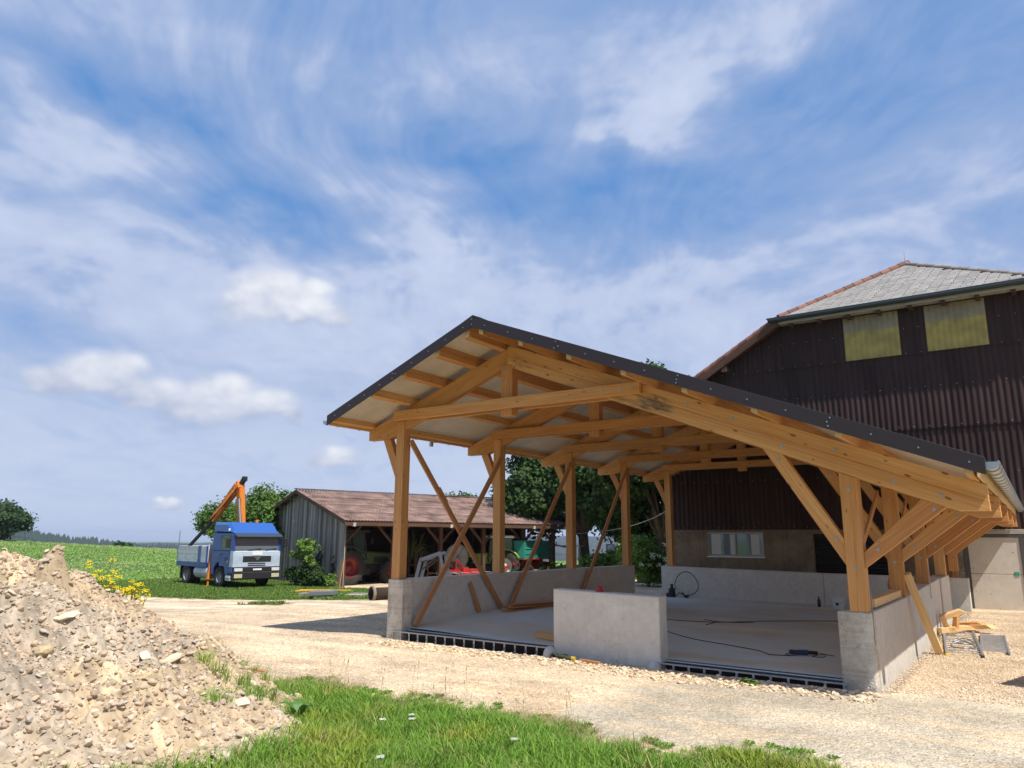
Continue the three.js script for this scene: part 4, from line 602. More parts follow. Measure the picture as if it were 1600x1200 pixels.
    part(t, 'floor', bx(-1.85, 1.55, 1.17, 1.248, -.88, .88, .006), M.red); part(t, 'chassis', [bx(-2.4, 1.6, .85, 1.02, -.5, -.36, .01), bx(-2.4, 1.6, .85, 1.02, .36, .5, .01), bx(-1.2, -1, .55, 1.16, -.7, .7, .01), bx(.6, .8, .55, 1.16, -.7, .7, .01), beam(V(-2.3, .8, 0), V(-3.6, .55, 0), .14, .12), bx(1.6, 1.7, .7, 1.0, -.9, .9, .01)], M.red);
    for (const x of [-1.1, .7]) for (const z of [-.75, .75]) wheel(t, 'wheel', x, .45, z, .45, .26, M.red, 0, .5); part(t, 'marker_plate', [bx(1.605, 1.615, 1.55, 1.75, -.75, -.45, 0), bx(1.605, 1.615, 1.55, 1.75, .35, .65, 0)], std({ color: rgb(232, 214, 120), roughness: .4 }));
  }
  { const t = thing('branch_bundle', 'bundle of dry green branches hanging in the dark shed', 'branches', p(5.4, 2.2)), r = RNG(17), L = []; for (let i = 0; i < 60; i++) { const a = r() * 6.28, b = V(Math.cos(a) * .4, 1.2 + r() * .5, Math.sin(a) * .4), e = V(Math.cos(a) * (.3 + r() * 1.0), 1.7 + r() * 1.4 - .5 * r(), Math.sin(a) * (.3 + r() * .8)); L.push(tube([b, b.clone().lerp(e, .5).add(V(0, .2, 0)), e], .012, 6, 4)); } part(t, 'twigs', L, std({ color: rgb(92, 96, 56), roughness: .9 })); part(t, 'base_log', [beam(V(-.4, 0, 0), V(-.3, 1.4, 0), .14, .14), beam(V(.4, 0, .1), V(.25, 1.4, .1), .14, .14), beam(V(-.5, .9, .05), V(.5, .95, .05), .1, .1)], M.darkWood); }
}

// ---------------------------------------------------------------- blue truck with loading crane; nose towards +x, seen side +z
{
  const t = thing('truck', 'blue and grey flatbed truck with orange loading crane folded over it', 'truck', [-19.85, -.40, -11.5], -8.75 * Math.PI / 180);
  const blue = phys({ map: tex(256, 256, (u, v, c) => { const k = .9 + .25 * fbm(u * 6, v * 6, 4, 6, 6); c[0] = 36 * k; c[1] = 68 * k; c[2] = 140 * k; }, { rx: .5, ry: .5 }), roughness: .38, clearcoat: .5, clearcoatRoughness: .3 }), roofB = phys({ color: rgb(42, 92, 168), roughness: .35, clearcoat: .5, clearcoatRoughness: .3 });
  const grey = std({ map: tex(256, 256, (u, v, c) => { const k = .9 + .2 * fbm(u * 5, v * 5, 4, 5, 5); c[0] = 176 * k; c[1] = 190 * k; c[2] = 204 * k; }), roughness: .5 }), alu = std({ map: tex(256, 256, (u, v, c) => { const k = .84 + .3 * fbm(u * 4, v * 12, 4, 4, 12); c[0] = 196 * k; c[1] = 202 * k; c[2] = 204 * k; }), roughness: .5, metalness: .2 });
  const W = 1.22;
  // chassis and running gear
  part(t, 'chassis', [bx(-6.1, -.4, .72, .95, -.45, -.3, .01), bx(-6.1, -.4, .72, .95, .3, .45, .01), bx(-5.15, -4.85, .45, .6, -.9, .9, .02), bx(-1.5, -1.2, .45, .6, -.9, .9, .02), bx(-2.6, -2.2, .95, 1.3, -.6, .6, .02), bx(-3.0, -2.5, .55, .72, -.4, .4, .02)], M.black);
  const rim = std({ color: rgb(150, 150, 148), roughness: .5, metalness: .4 });
  for (const z of [-1, 1]) { wheel(t, 'front_wheel', -1.35, .5, z * 1.05, .5, .3, rim, 0, .56); wheel(t, 'rear_wheel', -5.0, .5, z * 1.07, .5, .3, rim, 0, .56); wheel(t, 'inner_wheel', -5.0, .5, z * .72, .5, .28, rim, 0, .56); part(t, 'mudguard', tube(Array.from({ length: 8 }, (_, i) => { const a = .1 + i / 7 * 2.94; return V(-5 + Math.cos(a) * .6, .5 + Math.sin(a) * .58, z * .95); }), .05, 16, 6), M.black); part(t, 'mud_flap', bx(-5.72, -5.68, .3, 1.0, z * .95 - .25, z * .95 + .25, .004), M.black); }
  part(t, 'fuel_tank', [cyl(V(-4.15, .68, .88), V(-2.45, .68, .88), .32, .32, 20)], alu);
  // cab: lower body with wheel arch, upper body, roof
  const arch = []; for (let i = 0; i <= 8; i++) { const a = Math.PI - Math.PI * i / 8; arch.push([-1.35 + Math.cos(a) * .62, .62 + Math.sin(a) * .58]); }
  const cab = part(t, 'cab', [prism([[-2.2, .62], ...arch, [-.05, .62], [-.05, 1.75], [-2.2, 1.75]], -W, W, .03, V(1, 0, 0)), prism([[-2.2, 1.753], [-.05, 1.753], [-.18, 2.55], [-2.2, 2.55]], -W, -W + .06, .01), prism([[-2.2, 1.753], [-1.32, 1.753], [-1.32, 2.55], [-2.2, 2.55]], W - .06, W, .01), prism([[-1.32, 1.753], [-.05, 1.753], [-.06, 1.82], [-1.32, 1.82]], W - .06, W, .01), prism([[-1.32, 2.46], [-.2, 2.46], [-.18, 2.55], [-1.32, 2.55]], W - .06, W, .01), prism([[-.4, 1.82], [-.05, 1.82], [-.18, 2.46], [-.34, 2.46]], W - .06, W, .01), bx(-2.2, -2.12, 1.753, 2.55, -W + .06, W - .06, .01)], blue);
  part(t, 'roof_spoiler', [prism([[-2.25, 2.553], [-.12, 2.553], [-.3, 2.72], [-.75, 3.08], [-2.25, 3.1]], -W + .02, W - .02, .12)], roofB);
  const wl = []; part(t, 'front_panel', [prism([[-.05, 1.0], [.0, 1.0], [.0, 1.7], [-.05, 1.75]], -W + .01, W - .01, .012), prism([[-.32, 1.0], [-.05, 1.0], [-.05, 1.75], [-.25, 1.75]], W, W + .015, .005)], grey);
  part(t, 'windscreen', beam(V(-.06, 1.78, 0), V(-.17, 2.5, 0), W * 2 - .16, .03, .004, V(1, 0, 0)), phys({ color: rgb(96, 106, 112), roughness: .05, clearcoat: 1, clearcoatRoughness: .03 }));
  part(t, 'pillar', [beam(V(-.04, 1.75, W - .05), V(-.17, 2.55, W - .05), .08, .1), beam(V(-.04, 1.75, -W + .05), V(-.17, 2.55, -W + .05), .08, .1)], blue);
  part(t, 'sun_visor', prism([[-.12, 2.42], [.22, 2.4], [.2, 2.45], [-.12, 2.58]], -W + .04, W - .04, .01), std({ color: rgb(58, 66, 82), roughness: .4 }));
  part(t, 'wiper', [beam(V(.0, 1.78, .5), V(-.02, 1.86, -.2), .02, .02), beam(V(.0, 1.78, -.4), V(-.02, 1.86, -1.0), .02, .02)], M.black);
  part(t, 'grille', bx(.002, .03, 1.24, 1.5, -.72, .72, .008), M.black);
  { const g = part(t, 'emblem', [prism([[-.17, 1.47], [0, 1.27], [.17, 1.47], [.12, 1.47], [0, 1.33], [-.12, 1.47]], .0, .02, .002), prism([[-.08, 1.46], [0, 1.36], [.08, 1.46]], .0, .014, .002)].map((q) => { q.rotateY(Math.PI / 2); q.translate(.032, 0, 0); return q; }), M.steel); g.userData.label = 'silver downward triangle emblem'; }
  part(t, 'vent', [bx(.002, .02, 1.14, 1.18, -.45, .45, .004), bx(.002, .02, 1.05, 1.09, -.45, .45, .004)], M.black);
  part(t, 'front_plate', bx(.002, .014, 1.54, 1.73, -.26, .26, .002), M.white).userData.label = 'blank white plate on the front panel';
  part(t, 'door_plate', bx(-.78, -.46, 1.2, 1.45, W + .001, W + .012, .002), M.white).userData.label = 'blank white square on the door';
  const bump = part(t, 'bumper', [bx(-.5, .1, .42, .78, -W, W, .04), bx(-.3, .06, .782, .98, -W + .05, W - .05, .02)], M.black); for (const z of [-.95, .95]) { part(bump, 'headlight', bx(.03, .115, .8, .95, z - .2, z + .2, .01), phys({ color: rgb(206, 210, 208), roughness: .1, clearcoat: 1 })); part(bump, 'fog_lamp', bx(.101, .115, .5, .68, z - .2, z + .2, .006), std({ color: rgb(190, 186, 150), roughness: .3 })); }
  part(t, 'cab_seam', [bx(-1.36, -1.345, .95, 1.75, W + .0005, W + .004, 0), bx(-.33, -.318, 1.0, 1.75, W + .016, W + .019, 0), bx(-2.0, -.4, 1.735, 1.75, W + .0005, W + .004, 0), bx(-1.9, -1.5, 1.15, 1.16, W + .0005, W + .004, 0)], M.black); part(t, 'hose_bundle', [tube([V(-2.25, 1.0, .3), V(-2.35, 1.9, .5), V(-2.5, 2.4, .1)], .03, 14, 6), tube([V(-2.25, 1.1, -.2), V(-2.4, 2.0, .2), V(-2.55, 2.6, -.1)], .025, 14, 6)], M.black); part(t, 'interior', bx(-1.9, -.6, 1.76, 1.95, -1.0, 1.0, .05), M.black);
  part(t, 'number_plate', bx(.101, .112, .84, .92, -.22, .22, .002), M.white);
  const door = part(t, 'door', bx(-1.34, -.33, 1.02, 1.72, W + .001, W + .012, .006), blue); part(door, 'handle', bx(-1.26, -1.1, 1.56, 1.61, W + .012, W + .04, .004), M.black); part(t, 'side_window', bx(-1.3, -.4, 1.82, 2.46, W - .035, W - .025, 0), M.darkGlass); part(t, 'step', [bx(-.62, -.1, .36, .6, W - .25, W + .02, .02), bx(-.55, -.15, .5, .53, W + .02, W + .05, .004)], alu);
  for (const z of [-1, 1]) part(t, 'mirror', [cyl(V(-.2, 2.35, z * W), V(-.02, 2.3, z * (W + .26)), .014, .014, 6), bx(-.06, .02, 1.9, 2.32, z * (W + .26) - .11, z * (W + .26) + .11, .02)], M.black);
  part(t, 'beacon', cyl(V(-1.6, 3.1, -.7), V(-1.6, 3.24, -.7), .08, .07, 12), M.orange); part(t, 'fog_lamp', [bx(-.62, -.52, 2.66, 2.78, W - .1, W + .03, .02)], M.white);
  // flatbed
  part(t, 'bed_floor', bx(-6.2, -2.75, 1.0, 1.14, -W, W, .01), blue); const bd = (a, b, z) => part(t, 'side_board', [bx(a, b, 1.15, 1.93, z, z + .05, .012)], alu);
  for (const z of [-W, W - .05]) { bd(-6.15, -3.75, z); bd(-3.42, -2.82, z); for (const [a, b] of [[-3.74, -3.43], [-6.2, -6.152], [-2.81, -2.75]]) part(t, 'stake', bx(a, b, 1.005, 1.95, z - .01, z + .06, .008), blue); part(t, 'bed_rail', bx(-6.2, -2.75, .92, 1.0, z - .005, z + .055, .008), blue); }
  part(t, 'tailboard', bx(-6.2, -6.15, 1.15, 1.93, -W + .06, W - .06, .01), alu); part(t, 'headboard', bx(-2.8, -2.75, 1.15, 2.0, -W + .06, W - .06, .01), alu); for (const z of [-W, W]) part(t, 'bed_post', cyl(V(-6.17, 1.9, z * .98), V(-6.17, 2.7, z * .98), .02, .02, 6), M.steel);
  // crane
  const b1 = V(-2.45, 2.6, -.35), pk = V(-2.75, 5.0, -.25), md = V(-4.35, 3.25, .3), tip = V(-6.0, 1.85, .75);
  part(t, 'crane_base', [bx(-2.72, -2.25, 1.0, 1.6, -1.0, 1.0, .03), cyl(V(-2.48, 1.6, -.3), V(-2.48, 2.75, -.3), .2, .17, 14)], M.orange);
  const boom = part(t, 'crane_boom', [beam(b1, pk, .3, .4, .03, V(1, 0, 0)), beam(pk.clone().add(V(.1, -.25, .06)), pk.clone().add(V(-.25, .1, .03)), .38, .3, .03, V(0, 0, 1))], M.orange); part(boom, 'cylinder', cyl(V(-2.1, 2.6, -.15), V(-2.5, 4.3, -.1), .08, .06, 10), M.steel); part(boom, 'boom_head', [beam(pk, pk.clone().add(V(.25, .32, -.05)), .2, .22, .02), bx(-2.6, -2.35, 5.2, 5.45, -.42, -.2, .03)], M.black);
  const arm = part(t, 'crane_arm', [beam(pk.clone().add(V(-.1, .0, .1)), md, .26, .34, .03), beam(pk.clone().add(V(-.2, -.35, .15)), md.clone().lerp(pk, .35), .3, .2, .02)], M.orange); part(arm, 'extension', beam(md, tip, .12, .15, .01), M.black); part(arm, 'hose', tube([pk.clone().add(V(.1, -.1, .2)), pk.clone().lerp(md, .5).add(V(0, -.25, .25)), md.clone().add(V(0, 0, .15))], .03, 12, 6), M.black);
  part(t, 'outrigger', [beam(V(-2.5, 1.15, 1.08), V(-2.42, .35, 1.2), .16, .2, .02, V(1, 0, 0)), cyl(V(-2.43, .35, 1.2), V(-2.43, .06, 1.2), .05, .05, 8), bx(-2.6, -2.3, .0, .05, 1.05, 1.35, .01)], M.orange);
}

// ---------------------------------------------------------------- trees and shrubs
function leafMats(cols, tr = .35) { return cols.map((c) => phys({ color: rgb(...c), roughness: .62, transmission: tr, thickness: 0, specularIntensity: .4, side: THREE.DoubleSide })); }
const LF = { broad: leafMats([[92, 122, 48]]), dark: leafMats([[62, 90, 38]]), far: leafMats([[58, 82, 44]], .2), bush: leafMats([[104, 134, 54]]), weed: leafMats([[112, 142, 58]]) };
const bark = std({ map: tex(128, 256, (u, v, c) => { const k = .7 + .7 * fbm(u * 12, v * 8, 4, 12, 8); c[0] = 92 * k; c[1] = 80 * k; c[2] = 66 * k; }), roughness: 1 });
function foliage(r, blobs, n, size, spread, tone = .3) {   // clumps of folded leaf faces through the blobs' volume
  const P = new Float32Array(n * 18), C = new Float32Array(n * 18), tot = blobs.reduce((s, b) => s + b[3] * b[4] * b[5], 0); let o = 0;
  const q = V(), a = V(), b = V(), c = V();
  let acc = 0; const cum = blobs.map((k) => (acc += k[3] * k[4] * k[5] / tot));
  const per = 14; let cx = 0, cy = 0, cz = 0, cr = 1, tint = 1, ux = 0, uy = 1, uz = 0;
  for (let i = 0; i < n; i++) {
    if (i % per === 0) {
      const f = r(); let k = 0; while (k < cum.length - 1 && cum[k] < f) k++; const B = blobs[k];
      const th = r() * 6.283, ph = Math.acos(2 * r() - 1), rad = Math.pow(r(), .38); ux = Math.sin(ph) * Math.cos(th); uy = Math.cos(ph); uz = Math.sin(ph) * Math.sin(th);
      cx = B[0] + ux * rad * B[3]; cy = B[1] + uy * rad * B[4]; cz = B[2] + uz * rad * B[5]; cr = spread * (.6 + .8 * r()); tint = 1 - tone / 2 + tone * r();
    }
    const px = cx + (r() + r() - 1) * cr, py = cy + (r() + r() - 1) * cr * .7, pz = cz + (r() + r() - 1) * cr, s = size * (.6 + .8 * r());
    q.set(ux * .7 + (r() - .5) * 1.5, uy * .4 + .55 + (r() - .5) * 1.1, uz * .7 + (r() - .5) * 1.5).normalize(); a.set(r() - .5, r() - .5, r() - .5).cross(q).normalize(); b.crossVectors(q, a);
    const L = s, w = s * .42, d = s * .16, t2 = tint * (.85 + .3 * r());
    const v = [[-L, 0, -d], [0, w, 0], [L, 0, -d], [-L, 0, -d], [L, 0, -d], [0, -w, 0]];
    for (const [m, k2, h] of v) { P[o] = px + a.x * m * .5 + b.x * k2 + q.x * h; P[o + 1] = py + a.y * m * .5 + b.y * k2 + q.y * h; P[o + 2] = pz + a.z * m * .5 + b.z * k2 + q.z * h; C[o] = t2 * (.94 + .12 * ((i * 7) % 5) / 5); C[o + 1] = t2; C[o + 2] = t2 * .95; o += 3; }
  }
  const g = new THREE.BufferGeometry(); g.setAttribute('position', new THREE.BufferAttribute(P, 3)); g.setAttribute('color', new THREE.BufferAttribute(C, 3)); g.computeVertexNormals(); return g;
}
for (const k of Object.values(LF)) for (const m of k) m.vertexColors = true;
function tree(name, label, pos, blobs, o) {            // blobs: [x, y, z, rx, ry, rz] about the foot
  const t = thing(name, label, o.category ?? 'tree', pos, 0, o.group), r = RNG(o.seed ?? 1), trunkTop = o.fork ?? 2, L = [limb([V(0, -.3, 0), V(.05, trunkTop * .5, .03), V(-.04, trunkTop, 0)], [o.r, o.r * .75], 9)];
  part(t, 'trunk', L, bark);
  if (o.limbs !== false) { const B = []; for (const b of blobs) { const e = V(b[0], b[1] + b[4] * .1, b[2]), s = V(0, Math.min(trunkTop, b[1] * .6), 0), md = s.clone().lerp(e, .5).add(V((r() - .5) * .6, .3, (r() - .5) * .6)); B.push(limb([s, md, e], [o.r * .55, o.r * .12], 6)); for (let k = 0; k < 3; k++) B.push(limb([md, e.clone().add(V((r() - .5) * b[3], (r() - .2) * b[4] * .6, (r() - .5) * b[5])), e.clone().add(V((r() - .5) * 1.7 * b[3], (r() - .2) * b[4], (r() - .5) * 1.7 * b[5]))], [o.r * .2, o.r * .05], 5)); } part(t, 'branch', B, bark).userData = { kind: 'stuff' }; }
  part(t, 'crown', foliage(r, blobs, o.n, o.size, o.spread, o.tone), o.mat[0]); return t;
}
function crownBlobs(seed, n, rx, ry, rz, cy, s) { const r = RNG(seed), l = []; for (let i = 0; i < n; i++) { const th = r() * 6.283, ph = Math.acos(1.7 * r() - .85), rad = .35 + .5 * r(); l.push([Math.sin(ph) * Math.cos(th) * rx * rad * 1.1, cy + Math.cos(ph) * ry * rad * 1.1, Math.sin(ph) * Math.sin(th) * rz * rad * 1.1, rx * s * (.7 + .6 * r()), ry * s * (.6 + .5 * r()), rz * s * (.7 + .6 * r())]); } return l; }
const gy = (x, z) => groundH(x, z);
// big leafy tree behind the hall, and its neighbours towards the barn
tree('leafy_tree', 'big leafy tree behind the low wall next to the shed end', [-13.2, -.4, -31.5], crownBlobs(21, 17, 5.6, 5.4, 5.2, 7.2, .36), { seed: 4, n: 60000, size: .27, spread: .7, r: .42, fork: 2.8, mat: LF.dark, tone: .5 });
tree('leafy_tree', 'tall dense tree left of the barn, seen between the far posts', [-6.6, -.3, -29.0], crownBlobs(33, 18, 4.4, 5.4, 4.6, 5.6, .4), { seed: 9, n: 62000, size: .25, spread: .65, r: .38, fork: 2.2, mat: LF.dark, tone: .5 });
tree('leafy_tree', 'tree rising just above the hall roof with a small top', [-15.5, -.4, -47], crownBlobs(37, 14, 4.4, 6.6, 4.4, 10.8, .4), { seed: 11, n: 24000, size: .4, spread: .9, r: .5, fork: 5, mat: LF.dark, tone: .5 });
tree('leafy_tree', 'round tree beyond the shed roof, left of the rear post', [-33.6, -.5, -42.3], crownBlobs(45, 12, 3.6, 2.6, 3.6, 4.0, .42), { seed: 13, n: 16000, size: .3, spread: .7, r: .3, fork: 2, mat: LF.far, tone: .4 });
tree('leafy_tree', 'bushy tree behind the truck and crane', [-28.8, -.6, -17.6], [...crownBlobs(52, 16, 3.6, 2.6, 3.4, 3.4, .3), [0, 3.2, 0, 2.0, 1.7, 2.0], [1.2, 4.2, -1.0, 1.6, 1.2, 1.5], [-1.3, 3.6, 1.2, 1.5, 1.2, 1.4], [.4, 5.0, -.4, 1.1, .8, 1.1], [1.6, 2.6, -1.8, 1.5, 1.4, 1.5], [.6, 2.4, -.6, 1.8, 1.3, 1.8]], { seed: 15, n: 40000, size: .17, spread: .42, r: .2, fork: 1.4, mat: LF.broad, tone: .5 });
tree('field_tree', 'dark round tree standing alone on the meadow crest', [-116.5, 1.0, -36.2], crownBlobs(61, 16, 5.2, 3.4, 5.2, 3.6, .4), { seed: 17, n: 26000, size: .42, spread: 1.0, r: .5, fork: 1.8, mat: LF.far, tone: .4 });
tree('field_bush', 'small dark bush on the meadow crest left of the truck', [-128, -.6, -62], crownBlobs(66, 6, 2.6, 1.1, 2.6, .5, .5), { seed: 18, n: 2500, size: .5, spread: .6, r: .12, fork: .5, mat: LF.far, category: 'bush', limbs: false });
tree('shrub', 'light green bush with pale blossoms beside the barn corner', [-2.9, -.2, -18.8], crownBlobs(71, 12, 1.2, 1.5, 1.3, 1.5, .42), { seed: 19, n: 14000, size: .12, spread: .28, r: .06, fork: .8, mat: LF.weed, category: 'bush', tone: .5 });
tree('shrub', 'low dark shrub growing against the grey plank gable', [-19.3, -.45, -14.0], crownBlobs(75, 12, 1.35, .6, .5, .6, .38), { seed: 20, n: 8000, size: .11, spread: .25, r: .05, fork: .4, mat: LF.dark, category: 'bush', tone: .5 });
tree('sapling', 'slender light green sapling in front of the plank gable', [-19.15, -.45, -13.85], [[.1, 2.0, 0, .75, .42, .5], [-.5, 1.6, 0, .5, .25, .3], [.5, 1.35, .1, .5, .25, .3], [-.1, 1.1, 0, .4, .3, .3]], { seed: 22, n: 1100, size: .13, spread: .22, r: .03, fork: 2.1, mat: LF.weed, category: 'tree', tone: .4 });
tree('shrub', 'weedy green plants at the foot of the shed corner', [-18.2, -.45, -14.4], crownBlobs(77, 8, .9, .35, .4, .35, .5), { seed: 23, n: 4200, size: .1, spread: .22, r: .03, fork: .2, mat: LF.bush, category: 'bush', limbs: false });
tree('shrub', 'green undergrowth below the big leafy tree', [-9.5, -.35, -27.5], crownBlobs(79, 10, 3.2, .9, 1.4, .8, .45), { seed: 24, n: 7000, size: .2, spread: .4, r: .05, fork: .4, mat: LF.bush, category: 'bush', limbs: false });
{ // elder blossoms on the bush by the barn
  const r = RNG(7), L = []; for (let i = 0; i < 12; i++) { const c = V(-2.6 + r() * 1.2, .9 + r() * .9, -18.0 + r() * .5); for (let k = 0; k < 22; k++) L.push(new THREE.IcosahedronGeometry(.016, 0).translate(c.x + (r() - .5) * .2, c.y + (r() - .5) * .14, c.z + (r() - .5) * .2)); }
  solo('blossoms', L.map((g) => g), std({ color: rgb(226, 226, 204), roughness: .8 }), 'pale blossoms on the bush beside the barn corner', 'blossoms', null, 'stuff');
}
// ---------------------------------------------------------------- grass
function tuft(seed, blades, h, w, lean) {
  const r = RNG(seed), P = [], N = []; for (let i = 0; i < blades; i++) { const a = r() * 6.283, d = r() * .045, H = h * (.55 + .6 * r()), l = lean * H * (.3 + r()), ca = Math.cos(a), sa = Math.sin(a), b = r() * 6.283, cb = Math.cos(b) * w, sb = Math.sin(b) * w, x = ca * d, z = sa * d; const p = [[x, 0, z, 1], [x + ca * l * .25, H * .5, z + sa * l * .25, .85], [x + ca * l * .7, H * .85, z + sa * l * .7, .5], [x + ca * l * 1.15, H, z + sa * l * 1.15, 0]];
    for (let k = 0; k < 3; k++) { const [x0, y0, z0, w0] = p[k], [x1, y1, z1, w1] = p[k + 1]; P.push(x0 - cb * w0, y0, z0 - sb * w0, x0 + cb * w0, y0, z0 + sb * w0, x1 + cb * w1, y1, z1 + sb * w1); if (w1 > 0) P.push(x0 - cb * w0, y0, z0 - sb * w0, x1 + cb * w1, y1, z1 + sb * w1, x1 - cb * w1, y1, z1 - sb * w1); } }
  const g = new THREE.BufferGeometry(); g.setAttribute('position', new THREE.Float32BufferAttribute(P, 3)); g.computeVertexNormals(); return g;
}
const grassM = phys({ color: rgb(255, 255, 255), roughness: .55, transmission: .3, thickness: 0, specularIntensity: .4, side: THREE.DoubleSide });
function scatter(name, label, category, geo, mat, list, kind = 'stuff') { // list: [x, y, z, turn, sx, sy, sz, r, g, b, tiltx, tiltz]
  const im = new THREE.InstancedMesh(geo, mat, list.length), q = new THREE.Object3D(), c = new THREE.Color(); q.rotation.order = 'YXZ';
  list.forEach((p, i) => { q.position.set(p[0], p[1], p[2]); q.rotation.set(p[10] ?? 0, p[3], p[11] ?? 0); q.scale.set(p[4], p[5], p[6]); q.updateMatrix(); im.setMatrixAt(i, q.matrix); im.setColorAt(i, c.setRGB(p[7], p[8], p[9])); });
  im.name = numbered(name); im.castShadow = im.receiveShadow = true; tag(im, label, category, null, kind); scene.add(im); return im;
}
{
  const r = RNG(40), A = [], B = [], C = [];
  const tone = (x, z) => { const y = sm(.52, .7, fbm(x * 1.1 + 3, z * 1.1, 4)), k = .75 + .5 * r(), d = r() < .06 ? 1 : 0; return [mix(mix(.21, .31, y), .5, d) * k, mix(mix(.37, .385, y), .42, d) * k, mix(.05, .17, d) * k]; };
  for (let i = 0; i < 60000; i++) { const x = -1 + 14 * r(), z = 2.8 + 7.6 * r(), g = grassAt(x, z), ph = pileH(x, z); if (g < -.2 + r() * .5 || ph > .04 + r() * .12) continue; const dn = Math.hypot(x - 11.1, z - 11.6); if (dn < 1.6) continue; const s = (.6 + .7 * r()) * (g < .3 ? .6 : 1) * (.7 + .6 * fbm(x * 1.5, z * 1.5, 3)); (r() < .7 ? A : B).push([x, groundH(x, z) - .01 + Math.max(0, ph * .4), z, r() * 6.28, s, s, s, ...tone(x, z)]); }
  for (const [x, z] of [[3.33, 6.2], [3.45, 5.9], [3.2, 6.3], [3.6, 5.7], [3.05, 5.2], [3.3, 4.9], [4.0, 6.4], [2.2, 5.6], [4.3, 6.9], [2.6, 5.2], [3.75, 6.0]]) for (let k = 0; k < 9; k++) { const X = x + (r() - .5) * .22, Z = z + (r() - .5) * .22; B.push([X, groundH(X, Z) + Math.max(0, pileH(X, Z)) - .01, Z, r() * 6.28, .9, .7 + r() * .5, .9, ...tone(X, Z)]); }
  scatter('grass', 'bright green grass growing along the foreground edge', 'grass', tuft(1, 11, .115, .0045, .6), grassM, A);
  scatter('grass', 'longer grass tufts mixed through the foreground verge', 'grass', tuft(2, 9, .17, .0042, .75), grassM, B);
  // rough grass around the truck, along the track and on the meadow
  for (let i = 0; i < 30000; i++) { const x = -30 + 24 * r(), z = -16 + 20 * r(), g = grassAt(x, z); if (g < .05 + r() * .4) continue; const k = .7 + .5 * r(), s = 1.2 + r() * 1.0; C.push([x, groundH(x, z) - .01, z, r() * 6.28, s, s * .8, s, .17 * k, .28 * k, .05 * k]); }
  scatter('grass', 'rough grass around the truck and beside the track', 'grass', tuft(3, 10, .075, .007, .6), grassM, C);
  const Mw = [], Fl = [];
  for (let i = 0; i < 42000; i++) { const s = 42 + 95 * Math.pow(r(), .75), t = (r() - .5) * 2 * (20 + s * .55), x = FO.x + FA.x * s - FA.z * t, z = FO.z + FA.z * s + FA.x * t; if (x > -23.5 || (x > GX0 && grassAt(x, z) < 0)) continue; const u = (x + 17.6) * .276 + (z + 15) * -.961, w2 = -((x + 17.6) * .961 + (z + 15) * .276); if (u > -2 && u < 17 && w2 > -3 && w2 < 13) continue; const k = .88 + .24 * r(), pale = sm(.45, .7, fbm(x * .05, z * .05, 3)), sc = 1.0 + s * .01; Mw.push([x, groundH(x, z) - .02, z, r() * 6.28, sc * 1.5, sc, sc * 1.5, mix(.3, .4, pale) * k, mix(.46, .5, pale) * k, mix(.1, .18, pale) * k]); if (r() < .12) Fl.push([x + r() - .5, groundH(x, z) + .14 + r() * .1, z + r() - .5, r() * 6, 1 + r(), 1, 1 + r(), .6, .62, .48]); }
  scatter('meadow_grass', 'tall meadow grass on the slope behind the truck', 'grass', tuft(4, 10, .085, .009, .9), grassM, Mw);
  scatter('meadow_flowers', 'whitish flower heads scattered over the meadow', 'flowers', new THREE.IcosahedronGeometry(.04, 0).scale(1, .4, 1), std({ color: rgb(255, 255, 255), roughness: .9 }), Fl);
}
{ // thin seed stalks along the verge
  const r = RNG(44), L = []; const sp = [[5.1, 4.35], [5.5, 4.3], [5.3, 4.5], [4.6, 4.3], [7.1, 4.75], [4.2, 4.5], [3.6, 4.5], [6.3, 4.5], [3.0, 4.2]];
  for (const [x, z] of sp) for (let k = 0; k < 3; k++) { const h = .2 + .32 * r(), b = V(x + (r() - .5) * .2, groundH(x, z), z + (r() - .5) * .2), e = b.clone().add(V((r() - .5) * .12, h, (r() - .5) * .12)); L.push(tube([b, b.clone().lerp(e, .5).add(V(.01, 0, .01)), e], .0018, 5, 4)); L.push(new THREE.SphereGeometry(.005, 5, 4).scale(1, 5, 1).translate(e.x, e.y, e.z)); }
  solo('seed_stalks', L, std({ color: rgb(150, 136, 84), roughness: .9 }), 'thin dry seed stalks standing along the grass verge', 'stalks', null, 'stuff');
}
function umbel(x, z, h, label) { const t = thing('umbel_flower', label, 'flower', [x, groundH(x, z), z], 0, 'white umbel flowers in the verge'), r = RNG((x * 100) | 0), w = M.umbel ??= std({ color: rgb(208, 210, 192), roughness: .8 }), gm = M.stem ??= std({ color: rgb(104, 128, 58), roughness: .8 }); const st = [tube([V(0, 0, 0), V(.02, h * .5, 0), V(0, h * .85, .01)], .004, 6, 5)], fl = []; for (let i = 0; i < 9; i++) { const a = i * .7, d = .012 + .026 * r(), e = V(Math.cos(a) * d, h, Math.sin(a) * d); st.push(cyl(V(0, h * .85, .01), e, .0018, .0018, 4)); for (let k = 0; k < 9; k++) fl.push(new THREE.IcosahedronGeometry(.0045, 0).scale(1, .6, 1).translate(e.x + (r() - .5) * .026, e.y + (r() - .5) * .008, e.z + (r() - .5) * .026)); } part(t, 'stem', st, gm); part(t, 'flower_head', fl, w).userData = { kind: 'stuff' }; }
for (const [x, z, h, l] of [[5.62, 5.5, .2, 'white umbel flower, middle one of the trio in the foreground grass'], [5.72, 5.6, .19, 'white umbel flower, right one of the trio in the foreground grass'], [5.45, 5.75, .17, 'white umbel flower, left one of the trio in the foreground grass'], [6.5, 6.85, .18, 'white umbel flower lowest in the foreground grass'], [6.9, 5.5, .15, 'white umbel flower rightmost in the foreground grass']]) umbel(x, z, h, l);
